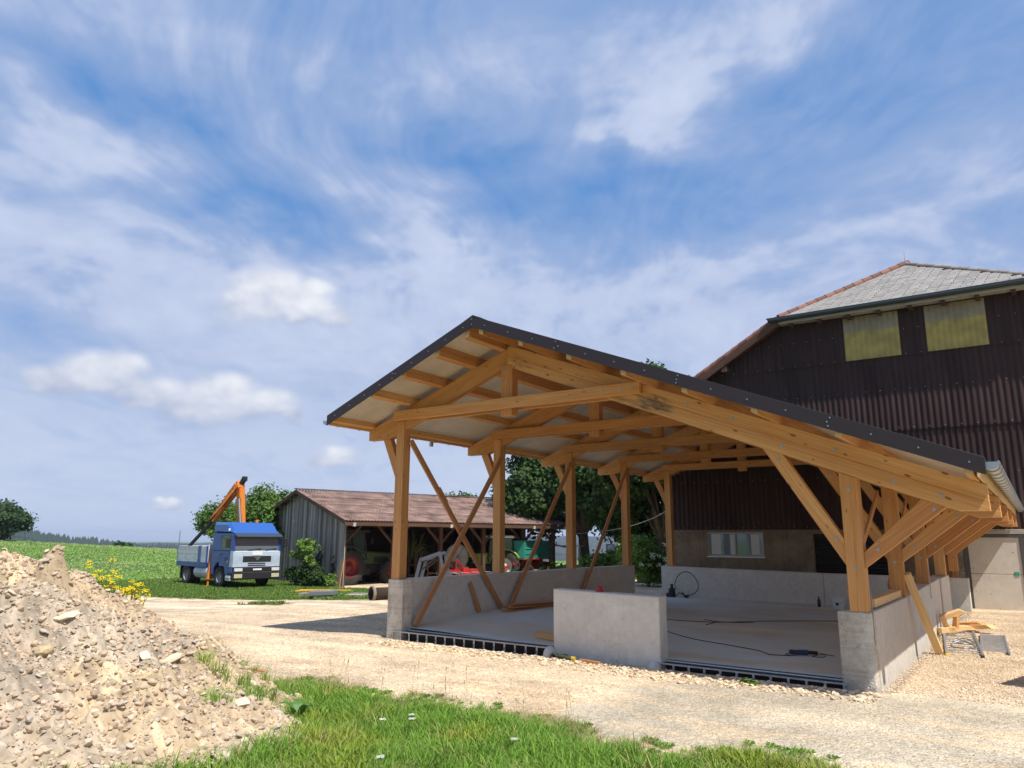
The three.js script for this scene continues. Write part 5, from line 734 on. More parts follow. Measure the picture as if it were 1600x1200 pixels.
{ // broad dock leaves
  const t = thing('dock_plant', 'broad leaved dock plant at the foot of the rubble heap', 'plant', [4.35, groundH(4.35, 5.9), 5.9]), r = RNG(3); for (let i = 0; i < 7; i++) { const a = i * .9 + r(), L = .2 + .1 * r(), n = 6, P = []; const row = (k) => { const f = k / n, w = .045 * Math.sin(Math.PI * Math.min(1, f * .95 + .05)) + .002, x = L * f * .75, y = .05 + L * Math.sin(f * 1.9) * .75; return [[x, y, -w], [x, y - .012, 0], [x, y, w]]; }; for (let k = 0; k < n; k++) { const A = row(k), B = row(k + 1); for (const [p, q] of [[0, 1], [1, 2]]) P.push(...A[p], ...A[q], ...B[q], ...A[p], ...B[q], ...B[p]); } const g = new THREE.BufferGeometry(); g.setAttribute('position', new THREE.Float32BufferAttribute(P, 3)); g.computeVertexNormals(); g.rotateY(a); part(t, 'leaf', g, M.dock ??= phys({ color: rgb(78, 122, 40), roughness: .5, transmission: .25, thickness: 0, side: THREE.DoubleSide })); }
}
{ // low broad leaved weeds between the blades
  const r = RNG(52), P = []; for (let i = 0; i < 7; i++) { const a = i * .9, L = .07 + .03 * r(), w = .016 + .008 * r(), ca = Math.cos(a), sa = Math.sin(a), q = (f, s, y) => [ca * L * f - sa * s, y, sa * L * f + ca * s]; const A = q(.1, 0, .01), B = q(.55, w, .05 + .02 * r()), C = q(.55, -w, .05), E = q(1, 0, .035); P.push(...A, ...B, ...E, ...A, ...E, ...C); }
  const g = new THREE.BufferGeometry(); g.setAttribute('position', new THREE.Float32BufferAttribute(P, 3)); g.computeVertexNormals(); const L = [];
  for (let i = 0; i < 2600; i++) { const x = 2 + 9 * r(), z = 3.6 + 5.5 * r(), gr = grassAt(x, z), cl = fbm(x * 1.7 + 9, z * 1.7 + 2, 3); if (gr < -.25 || pileH(x, z) > .1 || cl < .53) continue; const k = .8 + .5 * r(), s = .4 + .45 * r(); L.push([x, groundH(x, z), z, r() * 6.28, s, s, s, .2 * k, .34 * k, .06 * k]); }
  scatter('weeds', 'low broad leaved weeds scattered through the verge', 'weeds', g, grassM, L);
  const D = []; for (let i = 0; i < 6000; i++) { const x = 2 + 9 * r(), z = 3.7 + 5.5 * r(), gr = grassAt(x, z), cl = fbm(x * 1.3 + 2, z * 1.3 + 7, 4); if (gr < -.3 || pileH(x, z) > .1 || cl < .52 - (gr < .3 ? .08 : 0)) continue; const k = .7 + .5 * r(), s = .7 + .5 * r(); D.push([x, groundH(x, z) - .01, z, r() * 6.28, s, s * .8, s, .46 * k, .38 * k, .19 * k]); }
  scatter('dry_grass', 'dry straw coloured grass patches along the verge', 'grass', tuft(6, 7, .12, .003, 1.1), grassM, D);
}
{ const t = thing('weed_plant', 'small green weed on the gravel before the right drain', 'plant', [7.55, groundH(7.55, .62), .62]), r = RNG(9); part(t, 'leaf', foliage(r, [[0, .04, 0, .13, .04, .06]], 90, .06, .05), LF.weed[0]).userData = { kind: 'stuff' }; part(t, 'stem', [cyl(V(0, -.01, 0), V(.03, .06, 0), .004, .003, 5), cyl(V(0, -.01, 0), V(-.05, .05, .02), .004, .003, 5)], std({ color: rgb(98, 124, 52), roughness: .8 })); }
{ // yellow flowering plants behind the heap: each plant a thing
  const r = RNG(61), gm = std({ color: rgb(98, 124, 52), roughness: .8 }), ym = std({ color: rgb(240, 214, 20), roughness: .7 });
  const spots = [[-1.4, 5.4, 1.5], [-1.3, 5.25, 1.42], [-1.2, 5.15, 1.32], [-1.15, 5.0, 1.28], [-1.05, 4.9, 1.25], [-1.3, 5.1, 1.2], [-1.15, 4.85, 1.18], [-1.0, 4.75, 1.2], [-1.35, 5.3, 1.3], [-1.1, 5.05, 1.36]];
  spots.forEach(([x, z, h]) => { const t = thing('mustard_plant', 'tall yellow flowering plant behind the crest of the rubble heap', 'flower', [x, groundH(x, z) + Math.max(0, pileH(x, z)) * .8, z], 0, 'yellow flowers behind the heap'), st = [], fl = []; const H = h - Math.max(0, pileH(x, z)) * .5; for (let b = 0; b < 5; b++) { const a = r() * 6.28, s = .1 + .22 * r(), e = V(Math.cos(a) * s, H * (.72 + .33 * r()), Math.sin(a) * s); st.push(tube([V(0, 0, 0), V(e.x * .2, H * .45, e.z * .2), e], .006, 8, 5)); for (let k = 0; k < 16; k++) { const a2 = r() * 6.28, d = .01 + .045 * r(); fl.push(new THREE.IcosahedronGeometry(.013, 0).scale(1, .55, 1).translate(e.x + Math.cos(a2) * d, e.y + (r() - .5) * .06, e.z + Math.sin(a2) * d)); } } part(t, 'stem', st, gm); part(t, 'leaf', foliage(r, [[0, H * .35, 0, .15, H * .3, .15]], 60, .09, .08), LF.weed[0]).userData = { kind: 'stuff' }; part(t, 'flower_head', fl, ym).userData = { kind: 'stuff' }; });
}

// ---------------------------------------------------------------- rubble heap and loose stones
const rough = (x, z) => (fbm(x * 2.1 + 5, z * 2.1, 3) - .5) * .34 + (fbm(x * 7, z * 7 + 9, 3) - .5) * .22 + (fbm(x * 15, z * 15, 3) - .5) * .19;
const heapH = (x, z) => { const h = pileH(x, z), spike = .44 * Math.max(0, 1 - Math.hypot(x - 1.62, z - 7.32) / .27) ** 1.1; return groundH(x, z) + h + rough(x, z) * sm(-.1, .4, h) + spike - .02; };
{
  const x0 = -6.5, x1 = 5.4, z0 = 3.2, z1 = 13.5, nx = 420, nz = 370, P = [], U = [], C = [], I = [];
  for (let j = 0; j <= nz; j++) for (let i = 0; i <= nx; i++) { const x = mix(x0, x1, i / nx) + (hash2(i, j) - .5) * .015, z = mix(z0, z1, j / nz) + (hash2(i + 900, j) - .5) * .015; P.push(x, Math.max(heapH(x, z) + (hash2(i, j + 5000) - .5) * .03, groundH(x, z) - .4), z); { const yy = P[P.length - 2]; U.push(x, z); const k = .9 + (fbm(x * 1.6, z * 1.6 + yy, 4) - .5) * .8 + (fbm(x * 9 + yy * 7, z * 9, 3) - .5) * .9 + (hash2(i * 3, j * 7) - .5) * .35, gr = sm(.48, .62, fbm(x * .7 + 3, z * .7, 3)); C.push(mix(.53, .45, gr) * k, mix(.405, .37, gr) * k, mix(.255, .275, gr) * k); } }
  const dead = (q) => P[q * 3 + 1] < groundH(P[q * 3], P[q * 3 + 2]) - .12;
  for (let j = 0; j < nz; j++) for (let i = 0; i < nx; i++) { const a = j * (nx + 1) + i; if (dead(a) && dead(a + 1) && dead(a + nx + 1) && dead(a + nx + 2)) continue; I.push(a, a + nx + 1, a + 1, a + 1, a + nx + 1, a + nx + 2); }
  const g = new THREE.BufferGeometry(); g.setAttribute('position', new THREE.Float32BufferAttribute(P, 3)); g.setAttribute('uv', new THREE.Float32BufferAttribute(U, 2)); g.setAttribute('color', new THREE.Float32BufferAttribute(C, 3)); g.setIndex(I); g.computeVertexNormals();
  solo('rubble_heap', g, std({ vertexColors: true, roughness: 1 }), 'big heap of pale excavated soil and limestone rubble', 'heap');
}
function rock(seed, flatness = .7) { // angular lump of unit size
  const r = RNG(seed), g = new THREE.IcosahedronGeometry(.5, 1), p = g.attributes.position, cuts = []; for (let i = 0; i < 7; i++) { const th = r() * 6.28, ph = Math.acos(2 * r() - 1); cuts.push([V(Math.sin(ph) * Math.cos(th), Math.cos(ph), Math.sin(ph) * Math.sin(th)), .24 + .18 * r()]); }
  const v = V(); for (let i = 0; i < p.count; i++) { v.fromBufferAttribute(p, i); for (const [n, d] of cuts) { const k = v.dot(n) - d; if (k > 0) v.addScaledVector(n, -k); } p.setXYZ(i, v.x, v.y * flatness, v.z); } g.computeVertexNormals(); const f = flat(g); f.computeVertexNormals(); return f;
}
{
  const r = RNG(70), sets = [[], [], []], stone = (x, y, z, s, k) => { const t = r(), w = .82 + .25 * r(); sets[(r() * 3) | 0].push([x, y, z, r() * 6.28, s * (.8 + .5 * r()), s * (.6 + .5 * r()), s * (.8 + .5 * r()), mix(.62, .48, t) * w * k, mix(.505, .42, t) * w * k, mix(.36, .335, t) * w * k, (r() - .5) * 1.2, (r() - .5) * 1.2]); };
  for (let i = 0; i < 34000; i++) { const x = -3.2 + 8.7 * r(), z = 3.6 + 7.4 * r(), h = pileH(x, z); if (h < -.06) continue; const big = r() ** 14, s = .007 + .02 * r() ** 3 + .085 * big; stone(x, heapH(x, z) + s * .12, z, s, 1); }
  { const L = []; for (let i = 0; i < 68000; i++) { const x = -3.2 + 8.7 * r(), z = 3.6 + 7.4 * r(), h = pileH(x, z); if (h < -.02) continue; const s = .01 + .065 * r() ** 5, w = .7 + .5 * r(), q = fbm(x * 1.2 + 4, z * 1.2, 3); L.push([x, heapH(x, z), z, r() * 6.28, s * 1.3, s * (.7 + .5 * r()), s * 1.2, .52 * w, mix(.42, .375, q) * w, mix(.29, .25, q) * w, r() - .5, r() - .5]); } scatter('soil_clods', 'crumbly clods of tan soil over the heap', 'soil', rock(33, .8), std({ roughness: 1 }), L); }
  scatter('rubble', 'small limestone lumps covering the heap', 'rubble', rock(1), std({ roughness: .95 }), sets[0]); scatter('rubble', 'pale angular stones mixed through the heap', 'rubble', rock(5, .6), std({ roughness: .95 }), sets[1]); scatter('rubble', 'flat rubble chips lying over the heap', 'rubble', rock(9, .45), std({ roughness: .95 }), sets[2]);
}
{ // gravel of the yard
  const r = RNG(80), A = [], B = [];
  for (let i = 0; i < 150000; i++) { const d = r(), x = -9 + 20.5 * r(), z = -4 + 9.5 * r(); if (x > -.3 && x < 9.2 && z < .3) { if (z < .08 || (x > 3.8 && x < 6.1 ? z < .1 : z < .34)) continue; } if (grassAt(x, z) > .1 + r() * .3 || pileH(x, z) > 0) continue; const p = pathAt(x, z); if (p > 0 && r() < .85) continue; const dist = Math.hypot(x - 11, z - 11.6), s = (.007 + .018 * r() ** 3) * (r() < .015 ? 2 : 1) * (p > 0 ? .7 : 1), w = .82 + .32 * r(), t = r(); (r() < .5 ? A : B).push([x, groundH(x, z) + s * .15, z, r() * 6.28, s * 1.3, s, s * 1.3, mix(.70, .61, t) * w, mix(.56, .50, t) * w, mix(.39, .365, t) * w, (r() - .5), (r() - .5)]); }
  for (let i = 0; i < 34000; i++) { const x = 9.15 + 2.2 * r(), z = -14.5 + 14.5 * r(), s = .008 + .022 * r() ** 3, w = .82 + .32 * r(), t = r(); A.push([x, groundH(x, z) + s * .15, z, r() * 6.28, s * 1.3, s, s * 1.3, mix(.70, .61, t) * w, mix(.56, .50, t) * w, mix(.39, .365, t) * w, r() - .5, r() - .5]); }
  // coarser lumps banked against the footing
  for (let i = 0; i < 2200; i++) { const x = .3 + 8.9 * r(), z = .3 + .75 * r() ** 1.6, s = .02 + .06 * r() ** 3, w = .8 + .4 * r(); B.push([x, groundH(x, z) + s * .2, z, r() * 6.28, s * 1.2, s, s * 1.2, .66 * w, .53 * w, .36 * w, r() - .5, r() - .5]); }
  scatter('gravel', 'pale limestone gravel spread over the yard', 'gravel', rock(21), std({ roughness: .95 }), A); scatter('gravel', 'coarser gravel lumps along the front of the hall', 'gravel', rock(25, .6), std({ roughness: .95 }), B);
}
{ // single stones one can point to on the heap
  const m = [std({ map: M.concreteRough.map, color: rgb(255, 236, 200), roughness: .95 }), std({ color: rgb(224, 208, 176), roughness: .95 })];
  const st = [[4.12, 7.55, .34, .16, .26, .4, 'large flat pale stone at the bottom left of the heap'], [2.62, 7.6, .26, .1, .16, 1.2, 'tilted flat slab high on the left of the heap'], [3.0, 7.95, .22, .14, .18, 2.0, 'rounded pale stone at the left edge of the heap'], [3.05, 6.6, .22, .12, .16, .9, 'pale square stone in the middle of the heap'], [3.75, 6.6, .2, .12, .14, .2, 'wedge shaped stone right of the middle of the heap'], [3.3, 5.7, .16, .1, .13, 1.0, 'pale stone on the right shoulder of the heap'], [4.3, 6.3, .22, .16, .2, 2.4, 'grey block stone at the right foot of the heap'], [4.5, 6.75, .26, .14, .18, .5, 'long stone half buried at the bottom of the heap'], [3.5, 5.2, .16, .09, .12, .1, 'small stone near the right toe of the heap'], [3.3, 7.1, .2, .09, .14, 2.9, 'thin slab lying flat below the middle of the heap'], [4.05, 6.95, .17, .1, .13, 1.9, 'pale lump just above the grass at the heap foot']];
  st.forEach(([x, z, a, b, c, t, label], i) => { const o = solo('stone', rock(100 + i, .8), m[i % 2], label, 'stone', 'single stones on the heap'); o.position.set(x, heapH(x, z) + b * .28, z); o.rotation.set(.35 * Math.sin(i), t, .3 * Math.cos(i * 2)); o.scale.set(a * 1.05, b * 1.2, c * 1.05); });
  const w = solo('board', beam(V(-.5, 0, 0), V(.3, .02, 0), .045, .02), std({ color: rgb(186, 112, 62), roughness: .8 }), 'thin orange brown batten on the right slope of the heap', 'board'); w.position.set(2.55, heapH(2.55, 5.35) + .04, 5.35); w.rotation.set(0, .9, -.25);
}

// ---------------------------------------------------------------- tools and loose things
const fl = (x, z) => floorY(x, z);
function plank(name, label, a, b, w, h, mat, cat = 'plank', up = V(0, 1, 0), group) { const g = beam(a.clone().sub(a), b.clone().sub(a), w, h, .004, up), o = solo(name, g, mat, label, cat, group); o.position.copy(a); return o; }
plank('plank', 'short board leaning against the left concrete wall', V(.33, fl(.5, -2.7) + .02, -2.62), V(.27, 1.0, -2.3), .12, .03, M.board, 'plank', V(1, 0, 0));
{ const t = []; for (let i = 0; i < 5; i++) plank('floor_board', ['lowest board of the stack along the left wall', 'second board of the stack along the left wall', 'broad board on the stack along the left wall', 'narrow board on the stack along the left wall', 'topmost board of the stack along the left wall'][i], V(.75 - (i % 2) * .1, fl(.8, -3.2) + .03 + i * .032, -3.05 - i * .09), V(.62 - (i % 2) * .08, fl(.8, -8) + .03 + i * .032, -8.4 - i * .2), .2 - (i % 3) * .03, .03, M.board, 'plank', V(0, 1, 0), 'boards stacked on the floor'); }
plank('timber_offcut', 'orange timber offcut beside the left drain', V(3.0, fl(3, -.9) + .06, -.95), V(3.75, fl(3.6, -.9) + .06, -.75), .12, .11, M.wood, 'offcut');
plank('timber_offcut', 'dark offcut lying by the right pillar inside the hall', V(8.25, fl(8.4, -2) + .05, -2.15), V(8.58, fl(8.6, -2) + .09, -1.95), .14, .09, M.board, 'offcut');
plank('timber_post', 'pale square timber leaning on the right wall', V(9.42, .03, -4.3), V(9.11, 1.42, -3.62), .13, .1, M.paleWood, 'timber', V(0, 0, 1));
plank('timber_beam', 'pale timber lying on top of the right wall', V(8.98, 1.1, -.65), V(8.96, 1.09, -3.35), .14, .12, M.paleWood, 'timber'); plank('timber_beam', 'second thin batten lying on the right wall', V(8.87, 1.06, -.55), V(8.86, 1.06, -3.0), .07, .06, M.paleWood, 'timber');
{ const lab = ['reddish board leaning left of the pale door', 'tall pale board leaning left of the pale door', 'narrow board leaning at the barn corner']; [[8.72, 1.5, .24, M.board], [8.92, 1.95, .16, M.wood2], [8.52, 2.05, .12, M.paleWood]].forEach(([x, h, w, m], i) => plank('wall_board', lab[i], V(x, .03, -14.72 + i * .02), V(x - .02, h, -15.35 + i * .0), w, .03, m, 'plank', V(0, 0, 1), 'boards leaning at the barn')); }
{ // heap of wedge offcuts by the right wall
  const r = RNG(90), lab = ['curved pale offcut on top of the offcut heap', 'upright pale wedge in front of the offcut heap', 'second upright wedge in the offcut heap', 'orange triangular offcut at the right of the heap', 'flat offcut under the heap', 'thin offcut at the far side of the heap', 'small block at the left of the offcut heap', 'dark ended block in the offcut heap'];
  const S = [[9.35, .36, -8.3, .5, .12, .2, .3, .1, .3], [9.22, .2, -7.75, .12, .42, .14, .2, .3, .2], [9.42, .19, -7.8, .1, .4, .14, -.3, .2, -.2], [9.85, .1, -8.45, .6, .1, .24, -.5, 0, .1], [9.45, .07, -8.3, .55, .1, .3, .5, 0, 0], [9.6, .12, -8.8, .6, .08, .2, -.2, 0, .1], [9.2, .07, -7.5, .2, .12, .16, .7, 0, 0], [9.36, .08, -7.6, .22, .14, .16, .1, 0, .1]];
  S.forEach(([x, y, z, a, b, c, ry, rx, rz], i) => { const g = prism([[-a / 2, -b / 2], [a / 2, -b / 2 * .6], [a * .3, b / 2], [-a / 2, b * .42]], -c / 2, c / 2, .004, V(1, 0, 0)), o = solo('wood_offcut', g, i % 3 === 1 ? M.paleWood : i % 3 ? M.wood : M.paleWood, lab[i], 'offcut', 'wood offcuts beside the right wall'); o.position.set(x, y + .03, z); o.rotation.set(rx, ry, rz); });
}
function grating(label, x, z, w, l, turn, n, tilt) { // ladder like scaffold grating
  const t = thing('scaffold_ramp', label, 'metal grating', [x, -.015, z], turn, 'metal gratings on the gravel'); for (const s of [-1, 1]) part(t, 'side_rail', beam(V(s * w / 2, .05, -l / 2), V(s * w / 2, .05 + tilt, l / 2), .035, .05, .004), M.galv); for (let i = 0; i < n; i++) { const f = (i + .5) / n; part(t, 'rung', beam(V(-w / 2, .06 + tilt * f, mix(-l / 2, l / 2, f)), V(w / 2, .06 + tilt * f, mix(-l / 2, l / 2, f)), .03, .014, .003), M.galv); } return t;
}
const g1 = grating('long galvanised grating with round clamps lying on the gravel', 9.62, -6.2, .56, 3.9, .1, 12, .0); part(g1, 'clamp', [tube([V(-.2, .1, 1.2), V(0, .18, 1.0), V(.2, .1, 1.25), V(0, .1, 1.45)], .012, 20, 5, true), tube([V(-.15, .1, .5), V(.05, .16, .4), V(.2, .1, .6), V(0, .1, .75)], .012, 20, 5, true)], M.steel);
part(g1, 'end_cap', bx(-.3, -.24, -.05, .05, 1.94, 1.99, .01), M.yellow).userData.label = 'yellow end cap'; part(g1, 'end_cap', bx(.24, .3, -.05, .06, 1.94, 1.99, .01), M.black);
const g2 = grating('shorter galvanised grating with black feet lying to the right', 10.16, -6.35, .42, 2.9, .06, 18, .0); part(g2, 'foot', bx(.14, .22, -.04, .04, 1.4, 1.47, .015), M.black); part(g2, 'foot', cyl(V(-.28, .03, 1.38), V(-.2, .03, 1.38), .045, .045, 12), std({ color: rgb(50, 70, 120), roughness: .5 }));
{ // bucket
  const t = thing('bucket', 'white plastic bucket near the back wall', 'bucket', [5.95, fl(5.9, -13.0), -13.0]); part(t, 'body', flat(new THREE.LatheGeometry([[.01, 0], [.15, 0], [.185, .27], [.2, .275], [.2, .3], [.185, .3], [.145, .02], [.01, .02]].map(([a, b]) => new THREE.Vector2(a, b)), 28)), M.white); part(t, 'handle', tube([V(-.19, .28, 0), V(-.15, .2, .15), V(0, .15, .21), V(.15, .2, .15), V(.19, .28, 0)], .005, 16, 5), M.steel); part(t, 'label_print', bx(-.04, .04, .1, .18, .172, .176, 0), M.black);
  const b = thing('bottle', 'small brown bottle standing left of the bucket', 'bottle', [5.35, fl(5.3, -13.2), -13.2]); part(b, 'body', flat(new THREE.LatheGeometry([[.01, 0], [.05, 0], [.05, .18], [.02, .26], [.02, .32], [.001, .32]].map(([a, c]) => new THREE.Vector2(a, c)), 16)), std({ color: rgb(70, 52, 40), roughness: .25 })); part(b, 'cap', cyl(V(0, .32, 0), V(0, .35, 0), .022, .022, 10), M.white);
}
{ // angle grinder with its cable
  const t = thing('angle_grinder', 'blue and black angle grinder lying on the slab', 'angle grinder', [7.5, fl(7.5, -2), -2.05], .5); part(t, 'body', [cyl(V(-.02, .05, 0), V(.2, .05, 0), .04, .045, 12), bx(-.1, 0, .02, .09, -.04, .04, .015)], std({ color: rgb(38, 66, 104), roughness: .4 })); part(t, 'handle', [cyl(V(.2, .05, 0), V(.36, .045, 0), .032, .03, 10), cyl(V(-.06, .06, .04), V(-.06, .08, .17), .018, .022, 8)], M.black); part(t, 'disc_guard', cyl(V(-.08, .012, 0), V(-.08, .03, 0), .075, .075, 18), M.steel); part(t, 'disc', cyl(V(-.1, .004, 0), V(-.1, .01, 0), .07, .07, 18), M.black);
  part(t, 'cable_tail', tube([V(.36, .045, 0), V(.48, .03, .06), V(.4, .008, .2), V(.24, .008, .14), V(.5, .01, -.1), V(.62, .008, .05)], .006, 40, 5), M.black);
  const cb = (label, pts) => solo('cable', tube(pts.map(([x, z, dy = 0]) => V(x, fl(x, z) + .009 + dy, z)), .0075, 80, 5), M.black, label, 'cable');
  cb('thin black cable running to the angle grinder', [[7.45, -1.9], [7.15, -1.8], [6.9, -2.1], [6.2, -2.5], [5.4, -2.9], [4.6, -3.6], [4.0, -4.2], [3.3, -4.3]]); cb('black cable lying across the middle of the slab', [[3.2, -5.9], [3.9, -6.1], [4.6, -6.4], [5.2, -7.2], [6.2, -8.3], [7.2, -9.0], [8.4, -9.4]]); cb('short length of cable crossing the middle one', [[4.1, -6.8], [4.6, -6.5], [5.0, -6.7], [5.3, -6.9]]);
  solo('chalk_line', beam(V(4.55, fl(4.55, -6.5) + .012, -6.5), V(4.6, fl(4.6, -5.6) + .012, -5.6), .02, .015), std({ color: rgb(60, 80, 150), roughness: .8 }), 'short blue rod lying on the slab', 'rod');
}
{ // pump with hose loop at the back wall
  const t = thing('submersible_pump', 'black pump with looped hose against the back wall', 'pump', [.45, fl(.4, -13.8), -13.75]); part(t, 'body', [cyl(V(-.12, 0, 0), V(-.12, .3, 0), .13, .11, 14), cyl(V(-.12, .3, 0), V(-.12, .44, 0), .05, .05, 10), bx(-.3, -.06, .0, .14, -.1, .12, .02)], M.black); const L = []; for (let i = 0; i <= 14; i++) { const a = -2.2 + i / 14 * 5.9; L.push(V(.36 + Math.cos(a) * .42, .47 - Math.sin(a) * -.40, -.16 + .1 * Math.sin(a * 2))); } part(t, 'hose', tube([V(-.05, .05, 0), V(.08, .07, .06), ...L], .014, 80, 7), M.black); part(t, 'coupling', [bx(.35, .5, .0, .09, .0, .1, .02), cyl(V(.36, .06, .05), V(.28, .18, .05), .025, .025, 8)], M.black); }
{ // glove, hammer and red cap
  const t = thing('work_gloves', 'dark green work gloves lying at the foot of the block wall', 'gloves', [4.3, .0, .28]), gm = std({ color: rgb(58, 66, 46), roughness: .95 }); part(t, 'palm', [new THREE.SphereGeometry(.09, 12, 8).scale(1.2, .45, .9).translate(0, .06, 0), new THREE.SphereGeometry(.08, 12, 8).scale(1.1, .5, .9).translate(.14, .05, .05)], gm); for (let i = 0; i < 5; i++) part(t, 'finger', tube([V(-.08, .05, -.05 + i * .025), V(-.16, .06 + .01 * i, -.07 + i * .032), V(-.22, .03, -.08 + i * .036)], .016, 8, 6), gm); part(t, 'cuff', cyl(V(.2, .045, .05), V(.27, .04, .06), .04, .042, 12), std({ color: rgb(190, 160, 50), roughness: .8 })).userData.label = 'yellow cuff';
  plank('wood_stick', 'short orange stick beside the work gloves', V(4.66, .04, .33), V(5.05, .03, .38), .045, .04, M.wood2, 'stick');
  const c = thing('spool', 'small red plastic spool on top of the block wall', 'spool', [4.82, 1.118, -.1]); part(c, 'body', flat(new THREE.LatheGeometry([[.001, 0], [.07, 0], [.07, .015], [.04, .025], [.04, .06], [.065, .07], [.065, .085], [.001, .085]].map(([a, b]) => new THREE.Vector2(a, b)), 18)), std({ color: rgb(190, 30, 56), roughness: .5 })); part(c, 'line', tube([V(.06, .02, 0), V(.14, .004, .03), V(.22, .006, -.02)], .004, 10, 5), M.red);
}
{ // kerbs, slab and pipe left of the hall
  const c = (n, label, x, z, w, h, d, t, m, dy = 0) => { const o = solo(n, bx(-w / 2, w / 2, 0, h, -d / 2, d / 2, .015), m, label, 'concrete piece'); o.position.set(x, groundH(x, z) - .02 + dy, z); o.rotation.y = t; return o; };
  c('kerb_stone', 'small concrete block left of the dark slab', -11.9, -8.0, .6, .2, .4, .3, M.concreteOld); c('kerb_stone', 'pale block under the dark slab', -10.95, -7.9, .6, .14, .4, .4, M.concreteRough); const s = c('stone_slab', 'dark grey slab lying across a pale block', -10.95, -7.9, .95, .16, .5, .38, std({ color: rgb(112, 118, 120), roughness: .8 }), .14); s.rotation.z = .04;
  const p = thing('concrete_pipe', 'dark round concrete pipe lying beside the left pillar', 'pipe', [-7.75, groundH(-7.75, -7.6), -7.6], 1.2), ring = (r0, r1, l) => flat(new THREE.LatheGeometry([[r0, -l / 2], [r1, -l / 2], [r1, l / 2], [r0, l / 2], [r0, -l / 2]].map(([a, b]) => new THREE.Vector2(a, b)), 28).rotateZ(Math.PI / 2)); part(p, 'tube', move(ring(.17, .22, .7), 0, .2, 0), std({ map: M.concreteOld.map, color: rgb(110, 96, 86), roughness: .95 })); part(p, 'collar', move(ring(.222, .25, .1), -.3, .22, 0), M.concreteOld);
  for (let i = 0; i < 3; i++) plank('yellow_board', ['front yellow formwork board on the grass by the truck', 'middle yellow formwork board by the truck', 'rear yellow formwork board by the truck'][i], V(-15.9 + i * .1, -.32 + i * .03, -10.5 - i * .12), V(-13.6 + i * .05, -.3 + i * .03, -11.6 - i * .12), .16, .035, std({ color: rgb(222, 168, 58), roughness: .6 }), 'board', V(0, 1, 0), 'yellow boards by the truck');
  const q = solo('paving_slab', bx(-1.3, 1.3, 0, .1, -.5, .5, .02), M.concreteOld, 'flat grey slab on the ground in front of the shed', 'slab'); q.position.set(-9.6, groundH(-9.6, -9.6) - .02, -9.6); q.rotation.y = .5;
}
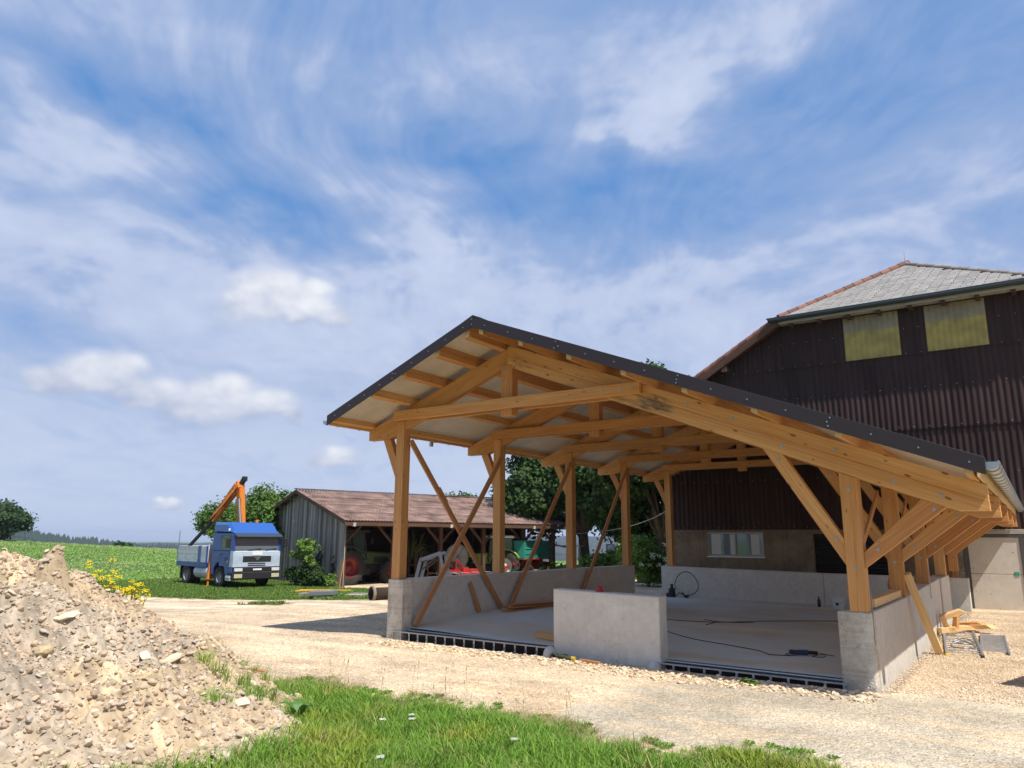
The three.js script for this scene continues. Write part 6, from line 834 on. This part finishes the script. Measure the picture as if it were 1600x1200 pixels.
{ // things beyond the gap in the wall: dolly wheel, pots, tarp, wire
  const t = thing('trailer_drawbar', 'low timber trailer frame with a white hubbed wheel', 'trailer', [-1.4, -.12, -18.6], -.25); part(t, 'frame', [beam(V(-.9, .62, -.1), V(1.1, .42, -.1), .14, .12), beam(V(-.9, .62, -.7), V(1.1, .42, -.7), .14, .12), beam(V(.9, .44, .05), V(.9, .44, -.85), .14, .16)], M.oldWood); wheel(t, 'wheel', -.35, .3, .08, .3, .18, M.white, 0, .55);
  [[-5.1, -21.5, .34, .75, 'terracotta pot left of the rear post'], [-4.3, -21.3, .36, .8, 'terracotta pot right beside the rear post'], [-5.8, -21.9, .3, .55, 'smaller terracotta pot at the left end of the row']].forEach(([x, z, r, h, label]) => { const p = thing('flower_pot', label, 'flower pot', [x, gy(x, z), z], 0, 'terracotta pots behind the wall'); part(p, 'body', flat(new THREE.LatheGeometry([[.001, 0], [r * .75, 0], [r, h], [r * .88, h], [r * .68, .05], [.001, .05]].map(([a, b]) => new THREE.Vector2(a, b)), 20)), std({ color: rgb(136, 84, 72), roughness: .9 })); part(p, 'rim', flat(new THREE.LatheGeometry([[r * .95, h - .1], [r * 1.07, h - .1], [r * 1.07, h], [r * .95, h]].map(([a, b]) => new THREE.Vector2(a, b)), 20)), std({ color: rgb(146, 92, 78), roughness: .9 })); });
  { const g = new THREE.PlaneGeometry(2.0, 1.5, 24, 18), p = g.attributes.position; for (let i = 0; i < p.count; i++) p.setZ(i, (fbm(p.getX(i) * 3 + 9, p.getY(i) * 2, 3) - .5) * .35); g.computeVertexNormals(); const tp = thing('tarpaulin', 'pale blue tarpaulin hanging below the trees', 'tarp', [-9.2, -.1, -29.2], .4); part(tp, 'sheet', move(g, 0, 1.0, 0), std({ map: tex(256, 256, (u, v, c) => { const a = fbm(u * 8, v * 8, 4), w = sm(.45, .6, a); c[0] = mix(150, 216, w); c[1] = mix(174, 226, w); c[2] = mix(206, 240, w); }), roughness: .5, side: THREE.DoubleSide })); part(tp, 'pole', cyl(V(-1, 0, 0), V(-1, 1.8, 0), .03, .03, 8), M.steel); part(tp, 'pole', cyl(V(1, 0, 0), V(1, 1.8, 0), .03, .03, 8), M.steel); part(tp, 'top_rail', cyl(V(-1, 1.76, 0), V(1, 1.76, 0), .025, .025, 8), M.steel); }
  const e = shedAt(14.8, -.6, 2.7); const w = solo('overhead_wire', tube([e, V(-10.2, 2.35, -27.2), V(-6.6, 2.6, -24.4), V(-3.2, 3.1, -21.0), V(-.75, 3.6, -17.0)].map((p) => p), .009, 60, 5), std({ color: rgb(206, 208, 206), roughness: .5 }), 'white cable strung from the shed to the barn', 'cable');
}
{ // timber stack just outside the right edge of the view; its shadow falls into the picture
  const t = thing('timber_stack', 'stack of roof timber on bearers right of the hall', 'timber stack', [11.45, 0, -1.2], -.28); for (let k = 0; k < 2; k++) part(t, 'bearer', bx(.1, 1.9, .02, .14, -.5 - k * 2.6, -.38 - k * 2.6, .005), M.board); for (let row = 0; row < 9; row++) for (let c = 0; c < 6; c++) part(t, 'beam', bx(c * .24, c * .24 + .225, .145 + row * .165, .145 + row * .165 + .155, -4.0 + ((row * 7 + c * 3) % 5) * .03, -.02 - ((row + c * 5) % 4) * .03, .006), (row + c) % 2 ? M.wood : M.paleWood);
}
scene.fog = new THREE.FogExp2(new THREE.Color(0.62, 0.72, 0.9), 0.00015);

renderer.render(scene, camera);
